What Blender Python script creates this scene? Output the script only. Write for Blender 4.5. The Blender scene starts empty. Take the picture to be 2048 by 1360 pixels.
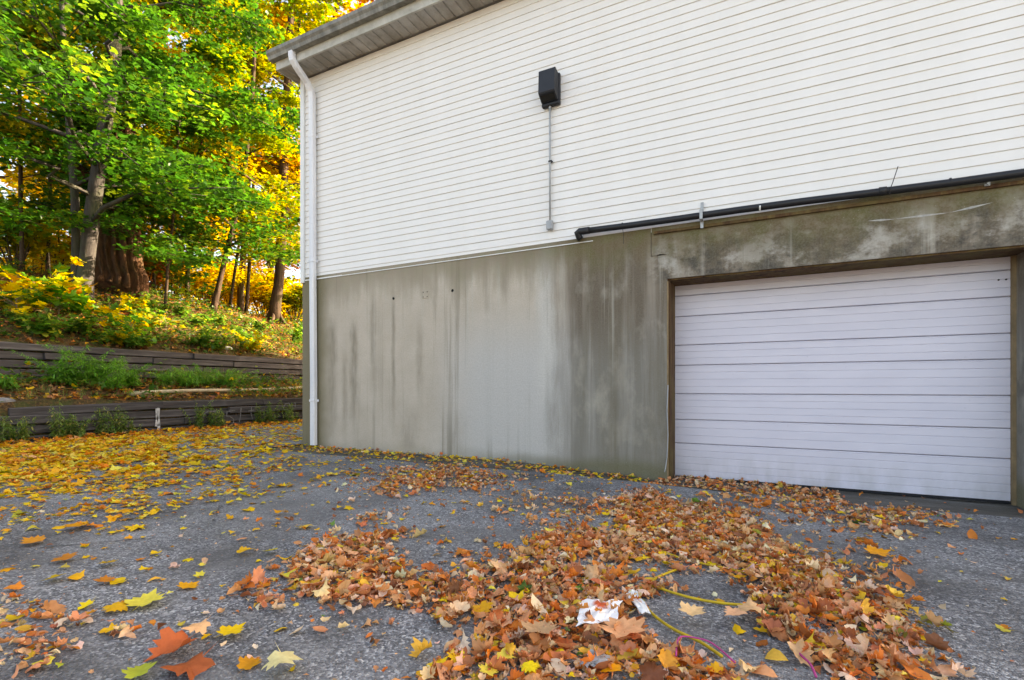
import bpy, math, random
import numpy as np
from mathutils import Vector, Matrix, noise as mnoise

# ------------------------------------------------------------------ camera, sky, sun, exposure
F = 990.0                      # focal length in photo pixels (2048 wide)
HORIZON = 775.0
TH = math.radians(26.87)       # camera looks this far left of the wall normal (+Y)
CAM = Vector((0.0, -6.0, 0.97))
sc = bpy.context.scene
cam_d = bpy.data.cameras.new('camera'); cam = bpy.data.objects.new('camera', cam_d)
sc.collection.objects.link(cam)
cam.location = CAM
cam.rotation_euler = (math.pi / 2, 0, TH)
cam_d.sensor_width = 36.0
cam_d.lens = 36.0 * F / 2048.0
cam_d.shift_y = (HORIZON - 680.0) / 2048.0
cam_d.clip_start = 0.05; cam_d.clip_end = 2000
sc.camera = cam

SUN_EL = math.radians(28)
SUN_DIR = Vector((0.70 * math.cos(SUN_EL), 0.714 * math.cos(SUN_EL), math.sin(SUN_EL))).normalized()  # towards the sun
w = bpy.data.worlds.new('World'); sc.world = w; w.use_nodes = True
nt = w.node_tree; nt.nodes.clear()
sky = nt.nodes.new('ShaderNodeTexSky'); sky.sky_type = 'NISHITA'; sky.sun_disc = False
sky.sun_elevation = SUN_EL
sky.sun_rotation = math.atan2(SUN_DIR.x, SUN_DIR.y)
sky.air_density = 0.9; sky.dust_density = 3.0; sky.ozone_density = 1.0
bg = nt.nodes.new('ShaderNodeBackground'); bg.inputs['Strength'].default_value = 0.15
out = nt.nodes.new('ShaderNodeOutputWorld')
nt.links.new(sky.outputs[0], bg.inputs[0]); nt.links.new(bg.outputs[0], out.inputs[0])
sd = bpy.data.lights.new('sun', 'SUN'); so = bpy.data.objects.new('sun', sd); sc.collection.objects.link(so)
sd.energy = 5.0; sd.angle = math.radians(0.55); sd.color = (1.0, 0.93, 0.82)
so.rotation_euler = SUN_DIR.to_track_quat('Z', 'Y').to_euler()
vs = sc.view_settings
sc.display_settings.display_device = 'sRGB'
vs.view_transform = 'Standard'; vs.look = 'None'; vs.exposure = 2.36; vs.gamma = 1.0; vs.use_curve_mapping = False
vs.use_white_balance = True; vs.white_balance_temperature = 8900; vs.white_balance_tint = 14
sc.cycles.max_bounces = 8; sc.cycles.diffuse_bounces = 5; sc.cycles.transparent_max_bounces = 8
sc.cycles.use_denoising = True

random.seed(7); rng = np.random.default_rng(7)
COL = sc.collection
R = math.radians
CT, ST = math.cos(TH), math.sin(TH)

# ------------------------------------------------------------------ pixel helpers (photo pixel -> direction -> point on what it touches)
def ray(px, py):
    a = (px - 1024.0) / F; b = (HORIZON - py) / F
    return Vector((a * CT - ST, a * ST + CT, b))
def on_y(px, py, y=0.0):
    d = ray(px, py); return CAM + d * ((y - CAM.y) / d.y)
def on_x(px, py, x):
    d = ray(px, py); return CAM + d * ((x - CAM.x) / d.x)
def on_z(px, py, z=0.0):
    d = ray(px, py); return CAM + d * ((z - CAM.z) / d.z)
def to_px(P):
    """world points (N,3) -> pixels"""
    P = np.asarray(P, float); q = P - np.array(CAM)
    X = q[:, 0] * CT + q[:, 1] * ST; Z = -q[:, 0] * ST + q[:, 1] * CT
    Z = np.maximum(Z, 0.01)
    return np.stack([1024 + F * X / Z, HORIZON - F * q[:, 2] / Z], 1)

XL = on_y(605, 700).x            # left end of the building
# ------------------------------------------------------------------ material helper
def srgb(r, g, b):
    f = lambda c: (c / 255 / 12.92) if c <= 10 else ((c / 255 + 0.055) / 1.055) ** 2.4
    return (f(r), f(g), f(b), 1)
class NT:
    def __init__(s, name):
        s.m = bpy.data.materials.new(name); s.m.use_nodes = True
        s.t = s.m.node_tree; s.t.nodes.clear()
        s.out = s.n('ShaderNodeOutputMaterial'); s.co = s.n('ShaderNodeTexCoord').outputs['Object']
    def n(s, k, **kw):
        x = s.t.nodes.new(k)
        for a, v in kw.items(): setattr(x, a, v)
        return x
    def L(s, a, b): s.t.links.new(a, b)
    def put(s, sock, v):
        if isinstance(v, bpy.types.NodeSocket): s.L(v, sock)
        else: sock.default_value = v
    def geo(s): return s.n('ShaderNodeNewGeometry').outputs['Position']
    def mapping(s, vec, scale=(1, 1, 1), loc=(0, 0, 0)):
        x = s.n('ShaderNodeMapping'); s.put(x.inputs['Vector'], vec); x.inputs['Scale'].default_value = scale; x.inputs['Location'].default_value = loc
        return x.outputs[0]
    def noise(s, scale, vec=None, detail=4, rough=0.55, dist=0.0, color=False):
        x = s.n('ShaderNodeTexNoise'); s.put(x.inputs['Vector'], vec if vec is not None else s.co)
        x.inputs['Scale'].default_value = scale; x.inputs['Detail'].default_value = detail
        x.inputs['Roughness'].default_value = rough; x.inputs['Distortion'].default_value = dist
        return x.outputs['Color' if color else 'Fac']
    def voro(s, scale, vec=None, feat='F1', out='Distance'):
        x = s.n('ShaderNodeTexVoronoi', feature=feat); s.put(x.inputs['Vector'], vec if vec is not None else s.co)
        x.inputs['Scale'].default_value = scale; return x.outputs[out]
    def ramp(s, fac, stops):
        x = s.n('ShaderNodeValToRGB'); s.put(x.inputs[0], fac); e = x.color_ramp.elements
        while len(e) < len(stops): e.new(0.5)
        for i, (p, c) in enumerate(stops):
            e[i].position = p; e[i].color = c if isinstance(c, tuple) else (c, c, c, 1)
        return x.outputs[0]
    def math(s, op, a, b=0.0, c=None, clamp=False):
        x = s.n('ShaderNodeMath', operation=op); x.use_clamp = clamp
        s.put(x.inputs[0], a); s.put(x.inputs[1], b)
        if c is not None: s.put(x.inputs[2], c)
        return x.outputs[0]
    def mix(s, fac, a, b, mode='MIX'):
        x = s.n('ShaderNodeMix', data_type='RGBA', blend_type=mode)
        s.put(x.inputs['Factor'], fac); s.put(x.inputs[6], a); s.put(x.inputs[7], b)
        return x.outputs[2]
    def sep(s, vec):
        x = s.n('ShaderNodeSeparateXYZ'); s.put(x.inputs[0], vec); return x.outputs
    def rng(s, v, a, b, c=0.0, d=1.0, smooth=True):
        x = s.n('ShaderNodeMapRange'); x.interpolation_type = 'SMOOTHSTEP' if smooth else 'LINEAR'
        for i, q in enumerate((v, a, b, c, d)): s.put(x.inputs[i], q)
        return x.outputs[0]
    def bump(s, h, dist=0.01, strength=1.0, normal=None):
        x = s.n('ShaderNodeBump'); s.put(x.inputs['Height'], h); x.inputs['Distance'].default_value = dist; x.inputs['Strength'].default_value = strength
        if normal is not None: s.L(normal, x.inputs['Normal'])
        return x.outputs[0]
    def done(s, color, rough=0.7, normal=None, metal=0.0, spec=0.35):
        p = s.n('ShaderNodeBsdfPrincipled')
        s.put(p.inputs['Base Color'], color); s.put(p.inputs['Roughness'], rough); s.put(p.inputs['Metallic'], metal)
        s.put(p.inputs['Specular IOR Level'], spec)
        if normal is not None: s.L(normal, p.inputs['Normal'])
        s.L(p.outputs[0], s.out.inputs[0]); return s.m

MAT = {}
def simple(name, col, rough=0.6, var=0.15, scale=6.0, bump=0.0, bscale=60, metal=0.0, spec=0.35, world=True):
    s = NT(name); v = s.geo() if world else s.co
    n = s.noise(scale, v, 5, 0.6)
    c = s.mix(s.ramp(n, [(0.3, 0.0), (0.75, 1.0)]), tuple(x * (1 - var) for x in col[:3]) + (1,), tuple(min(1, x * (1 + var)) for x in col[:3]) + (1,))
    nn = s.bump(s.noise(bscale, v, 3), bump) if bump else None
    MAT[name] = s.done(c, rough, nn, metal, spec); return MAT[name]

def m_siding():
    s = NT('vinyl_siding'); v = s.geo()
    streak = s.noise(1.0, s.mapping(v, (3.0, 3.0, 0.25)), 5, 0.6)
    blot = s.noise(0.5, v, 3)
    c = s.mix(s.ramp(streak, [(0.35, 0.0), (0.8, 0.5)]), (0.775, 0.76, 0.73, 1), (0.69, 0.665, 0.62, 1))
    c = s.mix(s.ramp(blot, [(0.45, 0.0), (0.8, 0.4)]), c, (0.74, 0.72, 0.68, 1))
    grain = s.noise(1.0, s.mapping(v, (9, 9, 260)), 3)
    MAT['siding'] = s.done(c, 0.5, s.bump(s.noise(1.6, s.mapping(v, (1, 1, 3)), 3), 0.02, 0.5, s.bump(grain, 0.0006, 0.6)), 0, 0.3)
def m_door():
    s = NT('painted_door'); v = s.geo()
    n = s.noise(1.2, s.mapping(v, (1.5, 1.5, 5)), 5)
    c = s.mix(s.ramp(n, [(0.35, 0.0), (0.75, 1.0)]), (0.60, 0.585, 0.66, 1), (0.66, 0.64, 0.71, 1))
    dirt = s.noise(26, v, 4, 0.7)
    c = s.mix(s.ramp(dirt, [(0.66, 0.0), (0.78, 0.35)]), c, (0.36, 0.35, 0.36, 1))
    z = s.sep(v)[2]
    low = s.math('MULTIPLY', s.rng(z, 0.30, -0.1), s.ramp(s.noise(7, s.mapping(v, (1, 1, .4)), 5), [(0.35, 0.0), (0.7, 0.6)]))
    c = s.mix(low, c, (0.40, 0.395, 0.40, 1))
    MAT['door'] = s.done(c, 0.5, s.bump(s.noise(30, s.mapping(v, (.15, .15, 1)), 3), 0.0012), 0, 0.4)
def m_concrete():
    s = NT('stained_concrete'); v = s.geo(); X, Y, Z = s.sep(v)
    fine = s.noise(55, v, 5, 0.7); med = s.noise(2.2, v, 5, 0.6); big = s.noise(0.55, v, 4)
    c = s.mix(s.ramp(med, [(0.3, 0.0), (0.7, 1.0)]), (0.46, 0.395, 0.315, 1), (0.545, 0.475, 0.39, 1))
    c = s.mix(s.math('MULTIPLY', s.rng(X, -4.6, -3.4), s.rng(Z, 2.3, 1.2)), c, (0.50, 0.485, 0.455, 1))
    wob = s.math('MULTIPLY', s.math('SUBTRACT', s.noise(1.1, v, 4), 0.5), 1.1)
    # damp right part of the wall: sharp vertical start, brown above, grey-olive below
    xr = s.math('ADD', X, s.math('MULTIPLY', wob, 0.35))
    x1 = on_y(1112, 700).x
    lite = s.math('MULTIPLY', s.rng(s.math('ABSOLUTE', s.math('SUBTRACT', xr, x1 - .14)), 0.20, 0.02), s.rng(Z, .5, 1.2))
    c = s.mix(s.math('MULTIPLY', lite, .7), c, (0.56, 0.545, 0.50, 1))
    damp = s.rng(s.math('ADD', xr, s.math('MULTIPLY', s.math('SUBTRACT', s.noise(1.0, s.mapping(v, (9, 9, 1.2)), 5, .65), .5), .5)), x1 - .22, x1 + .34)
    sv = s.noise(1.0, s.mapping(v, (5.5, 5.5, 0.30)), 6, 0.62)
    dampf = s.math('MULTIPLY', damp, s.ramp(sv, [(0.24, 0.45), (0.55, 1.0)]))
    dcol = s.mix(s.rng(s.math('ADD', Z, wob), 1.0, 2.0), (0.20, 0.185, 0.155, 1), (0.135, 0.105, 0.075, 1))
    c = s.mix(dampf, c, dcol)
    bl = s.noise(2.6, s.mapping(v, (1, 1, .55), (5, 1, 2)), 6, .65)
    c = s.mix(s.math('MULTIPLY', s.ramp(bl, [(.54, 0.0), (.70, .6)]), damp), c, (0.42, 0.385, 0.315, 1))
    c = s.mix(s.math('MULTIPLY', s.ramp(s.noise(1.7, s.mapping(v, (1, 1, .8), (1, 4, 7)), 5, .65), [(.48, 0.0), (.64, .9)]), s.rng(X, -1.4, -.7)), c, (0.105, 0.092, 0.07, 1))
    hb_ = s.math('MULTIPLY', s.rng(X, -1.35, -1.0), s.rng(Z, 2.15, 2.3))
    mo = s.noise(1.0, s.mapping(v, (2.6, 2.6, 3.4), (2, 0, 6)), 7, .68)
    c = s.mix(s.math('MULTIPLY', s.ramp(mo, [(.50, 0.0), (.60, .85)]), hb_), c, (0.43, 0.405, 0.355, 1))
    c = s.mix(s.math('MULTIPLY', s.ramp(mo, [(.40, .95), (.50, 0.0)]), hb_), c, (0.06, 0.053, 0.044, 1))
    # dark vertical run-off streaks
    st = s.noise(1.0, s.mapping(v, (7.5, 7.5, 0.16), (3.1, 0, 0.4)), 5, 0.65, 0.3)
    stm = s.ramp(st, [(0.53, 0.0), (0.70, 1.0)])
    gap = s.ramp(s.noise(0.9, s.mapping(v, (1, 1, .7), (8, 2, 1)), 3), [(0.4, 0.1), (0.6, 1.0)])
    c = s.mix(s.math('MULTIPLY', s.math('MULTIPLY', stm, gap), 0.85), c, (0.15, 0.13, 0.09, 1))
    # narrow black runs below a few fixed points
    for (px, py, wd, ln, k) in ((708, 650, .13, 2.0, .8), (745, 590, .10, 1.7, .6), (787, 600, .06, 2.3, .7), (665, 640, .16, 2.4, .7), (690, 720, .10, 1.6, .5), (840, 640, .10, 1.6, .45), (820, 840, .28, .6, .4), (910, 850, .30, .55, .4), (870, 560, .07, .7, .4), (1010, 530, .10, .7, .5), (1060, 520, .12, .6, .5), (1320, 700, .25, 3.2, .6), (1240, 620, .22, 2.6, .55)):
        p = on_y(px, py)
        dx = s.math('ABSOLUTE', s.math('SUBTRACT', s.math('ADD', X, s.math('MULTIPLY', s.math('SUBTRACT', s.noise(2.4, v, 5, .65), .5), wd * 1.3)), p.x))
        m = s.math('MULTIPLY', s.rng(dx, wd, 0.0), s.math('MULTIPLY', s.rng(Z, p.z - ln, p.z - ln * .45), s.rng(s.math('ADD', Z, s.math('MULTIPLY', wob, .3)), p.z + .25, p.z - .25)))
        c = s.mix(s.math('MULTIPLY', m, s.ramp(s.noise(6, s.mapping(v, (3, 3, .5)), 4, .65), [(0.3, k * .35), (0.7, k)])), c, (0.15, 0.125, 0.085, 1))
    # light lime runs
    lt = s.noise(1.0, s.mapping(v, (11, 11, 0.22), (1, 7, 3)), 5, 0.6)
    c = s.mix(s.math('MULTIPLY', s.ramp(lt, [(0.58, 0.0), (0.74, 0.75)]), s.rng(Z, 0.6, 2.2)), c, (0.47, 0.45, 0.38, 1))
    # algae and rusty moss just below the siding
    topn = s.noise(1.0, s.mapping(v, (3.2, 3.2, 0.5), (0, 3, 5)), 6, 0.65)
    reach = s.math('ADD', s.math('MULTIPLY', topn, 2.0), -0.40)
    tm = s.rng(s.math('SUBTRACT', 2.82, Z), reach, 0.0)
    rx = s.rng(X, -5.5, -1.3, 0.6, 1.0)
    c = s.mix(s.math('MULTIPLY', s.math('MULTIPLY', tm, rx), 0.85), c, s.mix(s.ramp(s.noise(5, v, 4), [(0.4, 0.0), (0.62, 1.0)]), (0.14, 0.10, 0.045, 1), (0.125, 0.11, 0.035, 1)))
    # corner damp strip, base damp band
    cl = s.rng(s.math('ADD', X, s.math('MULTIPLY', wob, .25)), XL + .80, XL + .42)
    c = s.mix(s.math('MULTIPLY', cl, 0.88), c, (0.165, 0.14, 0.075, 1))
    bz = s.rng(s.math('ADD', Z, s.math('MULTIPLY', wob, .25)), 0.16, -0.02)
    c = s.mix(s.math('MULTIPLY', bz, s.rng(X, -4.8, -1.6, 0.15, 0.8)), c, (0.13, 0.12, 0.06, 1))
    # pits and white flecks
    pit = s.ramp(s.voro(26, v), [(0.05, 1.0), (0.11, 0.0)]); sel = s.ramp(s.noise(3.3, v, 2), [(0.5, 0.0), (0.58, 1.0)])
    c = s.mix(s.math('MULTIPLY', pit, s.math('MULTIPLY', sel, 0.45)), c, (0.5, 0.49, 0.43, 1))
    c = s.mix(s.ramp(fine, [(0.35, 0.30), (0.6, 0.0)]), c, (0.24, 0.225, 0.18, 1))
    h = s.math('ADD', s.math('MULTIPLY', fine, 0.5), s.math('MULTIPLY', s.noise(9, v, 4), 1.0))
    MAT['concrete'] = s.done(c, 0.85, s.bump(h, 0.006, 0.8), 0, 0.25)
def m_asphalt():
    s = NT('old_asphalt'); v = s.geo()
    agg = s.voro(115, v, out='Color'); aggd = s.voro(115, v); agg2 = s.voro(48, v, out='Color')
    g = s.ramp(s.sep(agg)[0], [(0.0, (0.055, 0.057, 0.062, 1)), (0.45, (0.15, 0.153, 0.163, 1)), (0.8, (0.28, 0.283, 0.295, 1)), (1.0, (0.58, 0.58, 0.57, 1))])
    g = s.mix(s.ramp(s.sep(agg2)[0], [(0.86, 0.0), (0.92, 0.6)]), g, (0.34, 0.34, 0.335, 1)); g = s.mix(s.ramp(s.sep(agg2)[1], [(0.80, 0.0), (0.88, 0.55)]), g, (0.06, 0.06, 0.062, 1))
    blot = s.noise(1.1, v, 6, 0.62)
    c = s.mix(s.ramp(blot, [(0.38, 0.75), (0.56, 0.0)]), g, (0.065, 0.063, 0.062, 1))
    pale = s.noise(0.42, s.mapping(v, loc=(4, 2, 0)), 6, 0.68)
    c = s.mix(s.ramp(pale, [(0.44, 0.0), (0.62, 0.55)]), c, s.mix(0.5, c, (0.42, 0.418, 0.41, 1)))
    wet = s.noise(1.0, s.mapping(v, (0.5, 1.6, 1), (2, 9, 0)), 5, 0.6)
    X, Y, Z = s.sep(v)
    c = s.mix(s.math('MULTIPLY', s.ramp(wet, [(0.48, 0.0), (0.7, 0.65)]), s.rng(X, -1.5, 1.5, 0.4, 1.0)), c, (0.060, 0.058, 0.055, 1))
    dust = s.noise(38, v, 4, 0.7)
    c = s.mix(s.ramp(dust, [(0.6, 0.0), (0.75, 0.3)]), c, (0.15, 0.12, 0.085, 1))
    cr = s.voro(0.8, s.mapping(s.math('ADD', 0.0, 0.0) if False else v, (1, 1, 0.0)), 'DISTANCE_TO_EDGE')
    crn = s.math('ADD', cr, s.math('MULTIPLY', s.math('SUBTRACT', s.noise(5, v, 5), 0.5), 0.10))
    crm = s.math('MULTIPLY', s.ramp(s.math('ABSOLUTE', crn), [(0.0, 1.0), (0.012, 0.0)]), s.ramp(s.noise(0.7, v, 2), [(0.53, 0.0), (0.63, 0.7)]))
    c = s.mix(crm, c, (0.03, 0.028, 0.025, 1))
    h = s.math('SUBTRACT', s.math('MULTIPLY', aggd, -0.7), crm)
    h = s.math('ADD', h, s.math('MULTIPLY', s.noise(30, v, 4), 0.7))
    MAT['asphalt'] = s.done(c, s.ramp(wet, [(0.45, 0.85), (0.7, 0.6)]), s.bump(h, 0.011, 1.0), 0, 0.35)
def m_apron():
    s = NT('wet_dirty_concrete'); v = s.geo()
    n = s.noise(1.0, s.mapping(v, (1.2, 5, 1)), 6, 0.65); f = s.noise(40, v, 5, 0.7)
    c = s.ramp(n, [(0.25, (0.035, 0.030, 0.024, 1)), (0.45, (0.085, 0.075, 0.06, 1)), (0.6, (0.13, 0.12, 0.105, 1)), (0.8, (0.22, 0.21, 0.19, 1))])
    c = s.mix(s.ramp(f, [(0.4, 0.5), (0.6, 0.0)]), c, (0.05, 0.042, 0.03, 1))
    MAT['apron'] = s.done(c, 0.7, s.bump(s.math('ADD', f, s.math('MULTIPLY', n, 2.0)), 0.012), 0, 0.35)
def m_soil():
    s = NT('leafy_soil'); v = s.geo()
    n = s.noise(3.5, v, 6, 0.7); f = s.noise(22, v, 5, 0.75)
    c = s.ramp(f, [(0.3, (0.028, 0.018, 0.010, 1)), (0.5, (0.085, 0.050, 0.022, 1)), (0.62, (0.20, 0.105, 0.035, 1)), (0.75, (0.30, 0.19, 0.07, 1))])
    c = s.mix(s.ramp(n, [(0.45, 0.0), (0.6, 0.7)]), c, (0.055, 0.075, 0.018, 1))
    MAT['soil'] = s.done(c, 0.9, s.bump(f, 0.05), 0, 0.2)
def m_timber():
    s = NT('weathered_timber'); v = s.co
    g = s.noise(1.0, s.mapping(v, (22, 1.1, 22)), 6, 0.65, 0.3); o = s.n('ShaderNodeObjectInfo').outputs['Random']
    c = s.ramp(g, [(0.25, (0.02, 0.018, 0.018, 1)), (0.5, (0.085, 0.077, 0.075, 1)), (0.75, (0.20, 0.185, 0.18, 1))])
    c = s.mix(s.math('MULTIPLY', o, 0.75), c, (0.05, 0.043, 0.043, 1))
    gr = s.noise(2.0, s.geo(), 4)
    c = s.mix(s.ramp(gr, [(0.55, 0.0), (0.7, 0.35)]), c, (0.17, 0.16, 0.155, 1))
    MAT['timber'] = s.done(c, 0.85, s.bump(g, 0.02, 0.9), 0, 0.2)
def m_wood():
    s = NT('rusty_brown_wood'); v = s.geo()
    g = s.noise(1.0, s.mapping(v, (14, 14, 2.0)), 6, 0.65, 0.3)
    c = s.ramp(g, [(0.25, (0.035, 0.016, 0.009, 1)), (0.5, (0.10, 0.052, 0.024, 1)), (0.7, (0.17, 0.12, 0.045, 1))])
    c = s.mix(s.ramp(s.noise(2.3, v, 3), [(0.45, 0.0), (0.65, 0.7)]), c, (0.13, 0.10, 0.035, 1))
    MAT['wood'] = s.done(c, 0.8, s.bump(g, 0.006), 0, 0.2)
def m_bark(name, dark, light, green=0.3, sx=9, sz=1.1, depth=0.03):
    s = NT(name); v = s.geo()
    g = s.noise(1.0, s.mapping(v, (sx, sx, sz)), 6, 0.68, 0.4); b = s.noise(1.3, v, 4)
    c = s.mix(s.ramp(g, [(0.3, 0.0), (0.7, 1.0)]), dark + (1,), light + (1,))
    c = s.mix(s.math('MULTIPLY', s.ramp(b, [(0.48, 0.0), (0.62, 1.0)]), green), c, (0.055, 0.075, 0.02, 1))
    lich = s.noise(14, v, 4, 0.7)
    c = s.mix(s.ramp(lich, [(0.6, 0.0), (0.72, 0.45)]), c, tuple(min(1, x * 1.6) for x in light) + (1,))
    MAT[name] = s.done(c, 0.9, s.bump(g, depth), 0, 0.2)
def m_leaf(name, src, trans=0.5, rough=0.5, spec=0.3, vein=0.0):
    """thin leaf: diffuse + translucent; colour from the leaf's own attribute or object colour"""
    s = NT(name)
    if src == 'attr':
        a = s.n('ShaderNodeAttribute'); a.attribute_name = 'leaf_colour'; c = a.outputs['Color']
    else: c = s.n('ShaderNodeObjectInfo').outputs['Color']
    n = s.noise(38, s.geo(), 4, 0.65)
    c2 = s.mix(s.ramp(n, [(0.35, 0.30), (0.60, 0.0)]), c, s.mix(1.0, c, (0.50, 0.34, 0.22, 1), 'MULTIPLY'))
    p = s.n('ShaderNodeBsdfPrincipled'); s.put(p.inputs['Base Color'], c2); s.put(p.inputs['Roughness'], rough); s.put(p.inputs['Specular IOR Level'], spec)
    nn = s.bump(s.noise(70, s.geo(), 3), 0.003, 0.6); s.L(nn, p.inputs['Normal'])
    t = s.n('ShaderNodeBsdfTranslucent'); s.put(t.inputs['Color'], s.mix(1.0, c2, (1.25, 1.25, 0.9, 1), 'MULTIPLY'))
    x = s.n('ShaderNodeMixShader'); x.inputs[0].default_value = trans
    s.L(p.outputs[0], x.inputs[1]); s.L(t.outputs[0], x.inputs[2]); s.L(x.outputs[0], s.out.inputs[0])
    MAT[name] = s.m
def m_weathered(name, a, b, sc_=(6, 6, 1), rough=0.6, metal=0.0, p=(0.35, 0.65)):
    s = NT(name); v = s.geo(); n = s.noise(1.0, s.mapping(v, sc_), 6, 0.65)
    f = s.noise(30, v, 4, .7)
    c = s.mix(s.ramp(n, [(p[0], 0.0), (p[1], 1.0)]), a + (1,), b + (1,))
    c = s.mix(s.ramp(f, [(.55, 0.0), (.75, .3)]), c, tuple(x * .5 for x in a) + (1,))
    MAT[name] = s.done(c, rough, None, metal, 0.35)
for f in (m_siding, m_door, m_concrete, m_asphalt, m_apron, m_soil, m_timber, m_wood): f()
m_bark('grey_bark', (0.026, 0.022, 0.020), (0.088, 0.078, 0.072), 0.4)
m_bark('brown_bark', (0.020, 0.012, 0.008), (0.10, 0.062, 0.040), 0.25)
m_bark('old_bark', (0.018, 0.008, 0.005), (0.13, 0.062, 0.032), 0.15, 6, 1.6, 0.06)
m_leaf('crown_leaf', 'attr', 0.55, 0.42, 0.4)
m_leaf('litter_leaf', 'attr', 0.18, 0.6)
m_leaf('fallen_leaf', 'obj', 0.15, 0.6)
m_leaf('sapling_leaf', 'obj', 0.5, 0.45)
m_weathered('gutter', (0.13, 0.128, 0.11), (0.27, 0.265, 0.235), (9, 9, 2))
m_weathered('fascia', (0.34, 0.33, 0.285), (0.50, 0.49, 0.44), (4, 4, 4))
m_weathered('soffit', (0.24, 0.22, 0.19), (0.40, 0.38, 0.35), (3.5, 2, 2), p=(.38, .62))
m_weathered('downspout', (0.60, 0.62, 0.66), (0.76, 0.77, 0.78), (7, 7, .6), 0.4)
simple('trim_white', (0.72, 0.73, 0.71), 0.5, 0.05)
simple('lamp_black', (0.018, 0.020, 0.025), 0.55, 0.2)
simple('lens', (0.018, 0.017, 0.015), 0.25, 0.2)
simple('pipe_black', (0.014, 0.015, 0.018), 0.42, 0.25, 8)
simple('steel', (0.36, 0.37, 0.37), 0.45, 0.2, 20, metal=0.5)
simple('conduit_grey', (0.34, 0.36, 0.37), 0.5, 0.15, 10)
simple('dark_hole', (0.01, 0.009, 0.008), 0.9)
simple('shingle', (0.10, 0.095, 0.09), 0.9, 0.35, 9, 0.01)
simple('yellow_rubber', (0.55, 0.36, 0.015), 0.45, 0.2, 20)
simple('pink_string', (0.45, 0.05, 0.20), 0.6, 0.2, 20)
simple('pale_pole', (0.50, 0.40, 0.25), 0.8, 0.3, 8, .004)
simple('stone', (0.20, 0.195, 0.19), 0.85, 0.4, 7, 0.02, 18)
simple('chalk', (0.20, 0.20, 0.195), 0.9, 0.5, 30)
simple('white_paint', (0.50, 0.50, 0.49), 0.9, 0.5, 14)
simple('scrape', (0.40, 0.39, 0.36), 0.9, 0.3, 20)
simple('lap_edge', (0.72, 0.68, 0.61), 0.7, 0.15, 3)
simple('tan_wood', (0.25, 0.175, 0.095), 0.8, 0.3, 6, .003)
simple('twig', (0.20, 0.15, 0.09), 0.85, 0.3, 10)
simple('stem_green', (0.10, 0.15, 0.035), 0.7, 0.3, 10)
simple('wall_core', (0.30, 0.29, 0.27), 0.9)
def m_paper():
    s = NT('stained_paper'); n = s.noise(7, s.co, 4, .6); p = s.sep(s.co)
    d = s.math('ADD', s.math('POWER', s.math('SUBTRACT', p[0], -.01), 2.0), s.math('POWER', s.math('SUBTRACT', p[1], .06), 2.0))
    d = s.math('ADD', s.math('SQRT', d), s.math('MULTIPLY', s.math('SUBTRACT', n, .5), .10))
    c = s.mix(s.rng(d, .045, .015), (0.78, 0.77, 0.76, 1), (0.60, 0.10, 0.03, 1))
    MAT['paper'] = s.done(c, .8)
m_paper()

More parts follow.
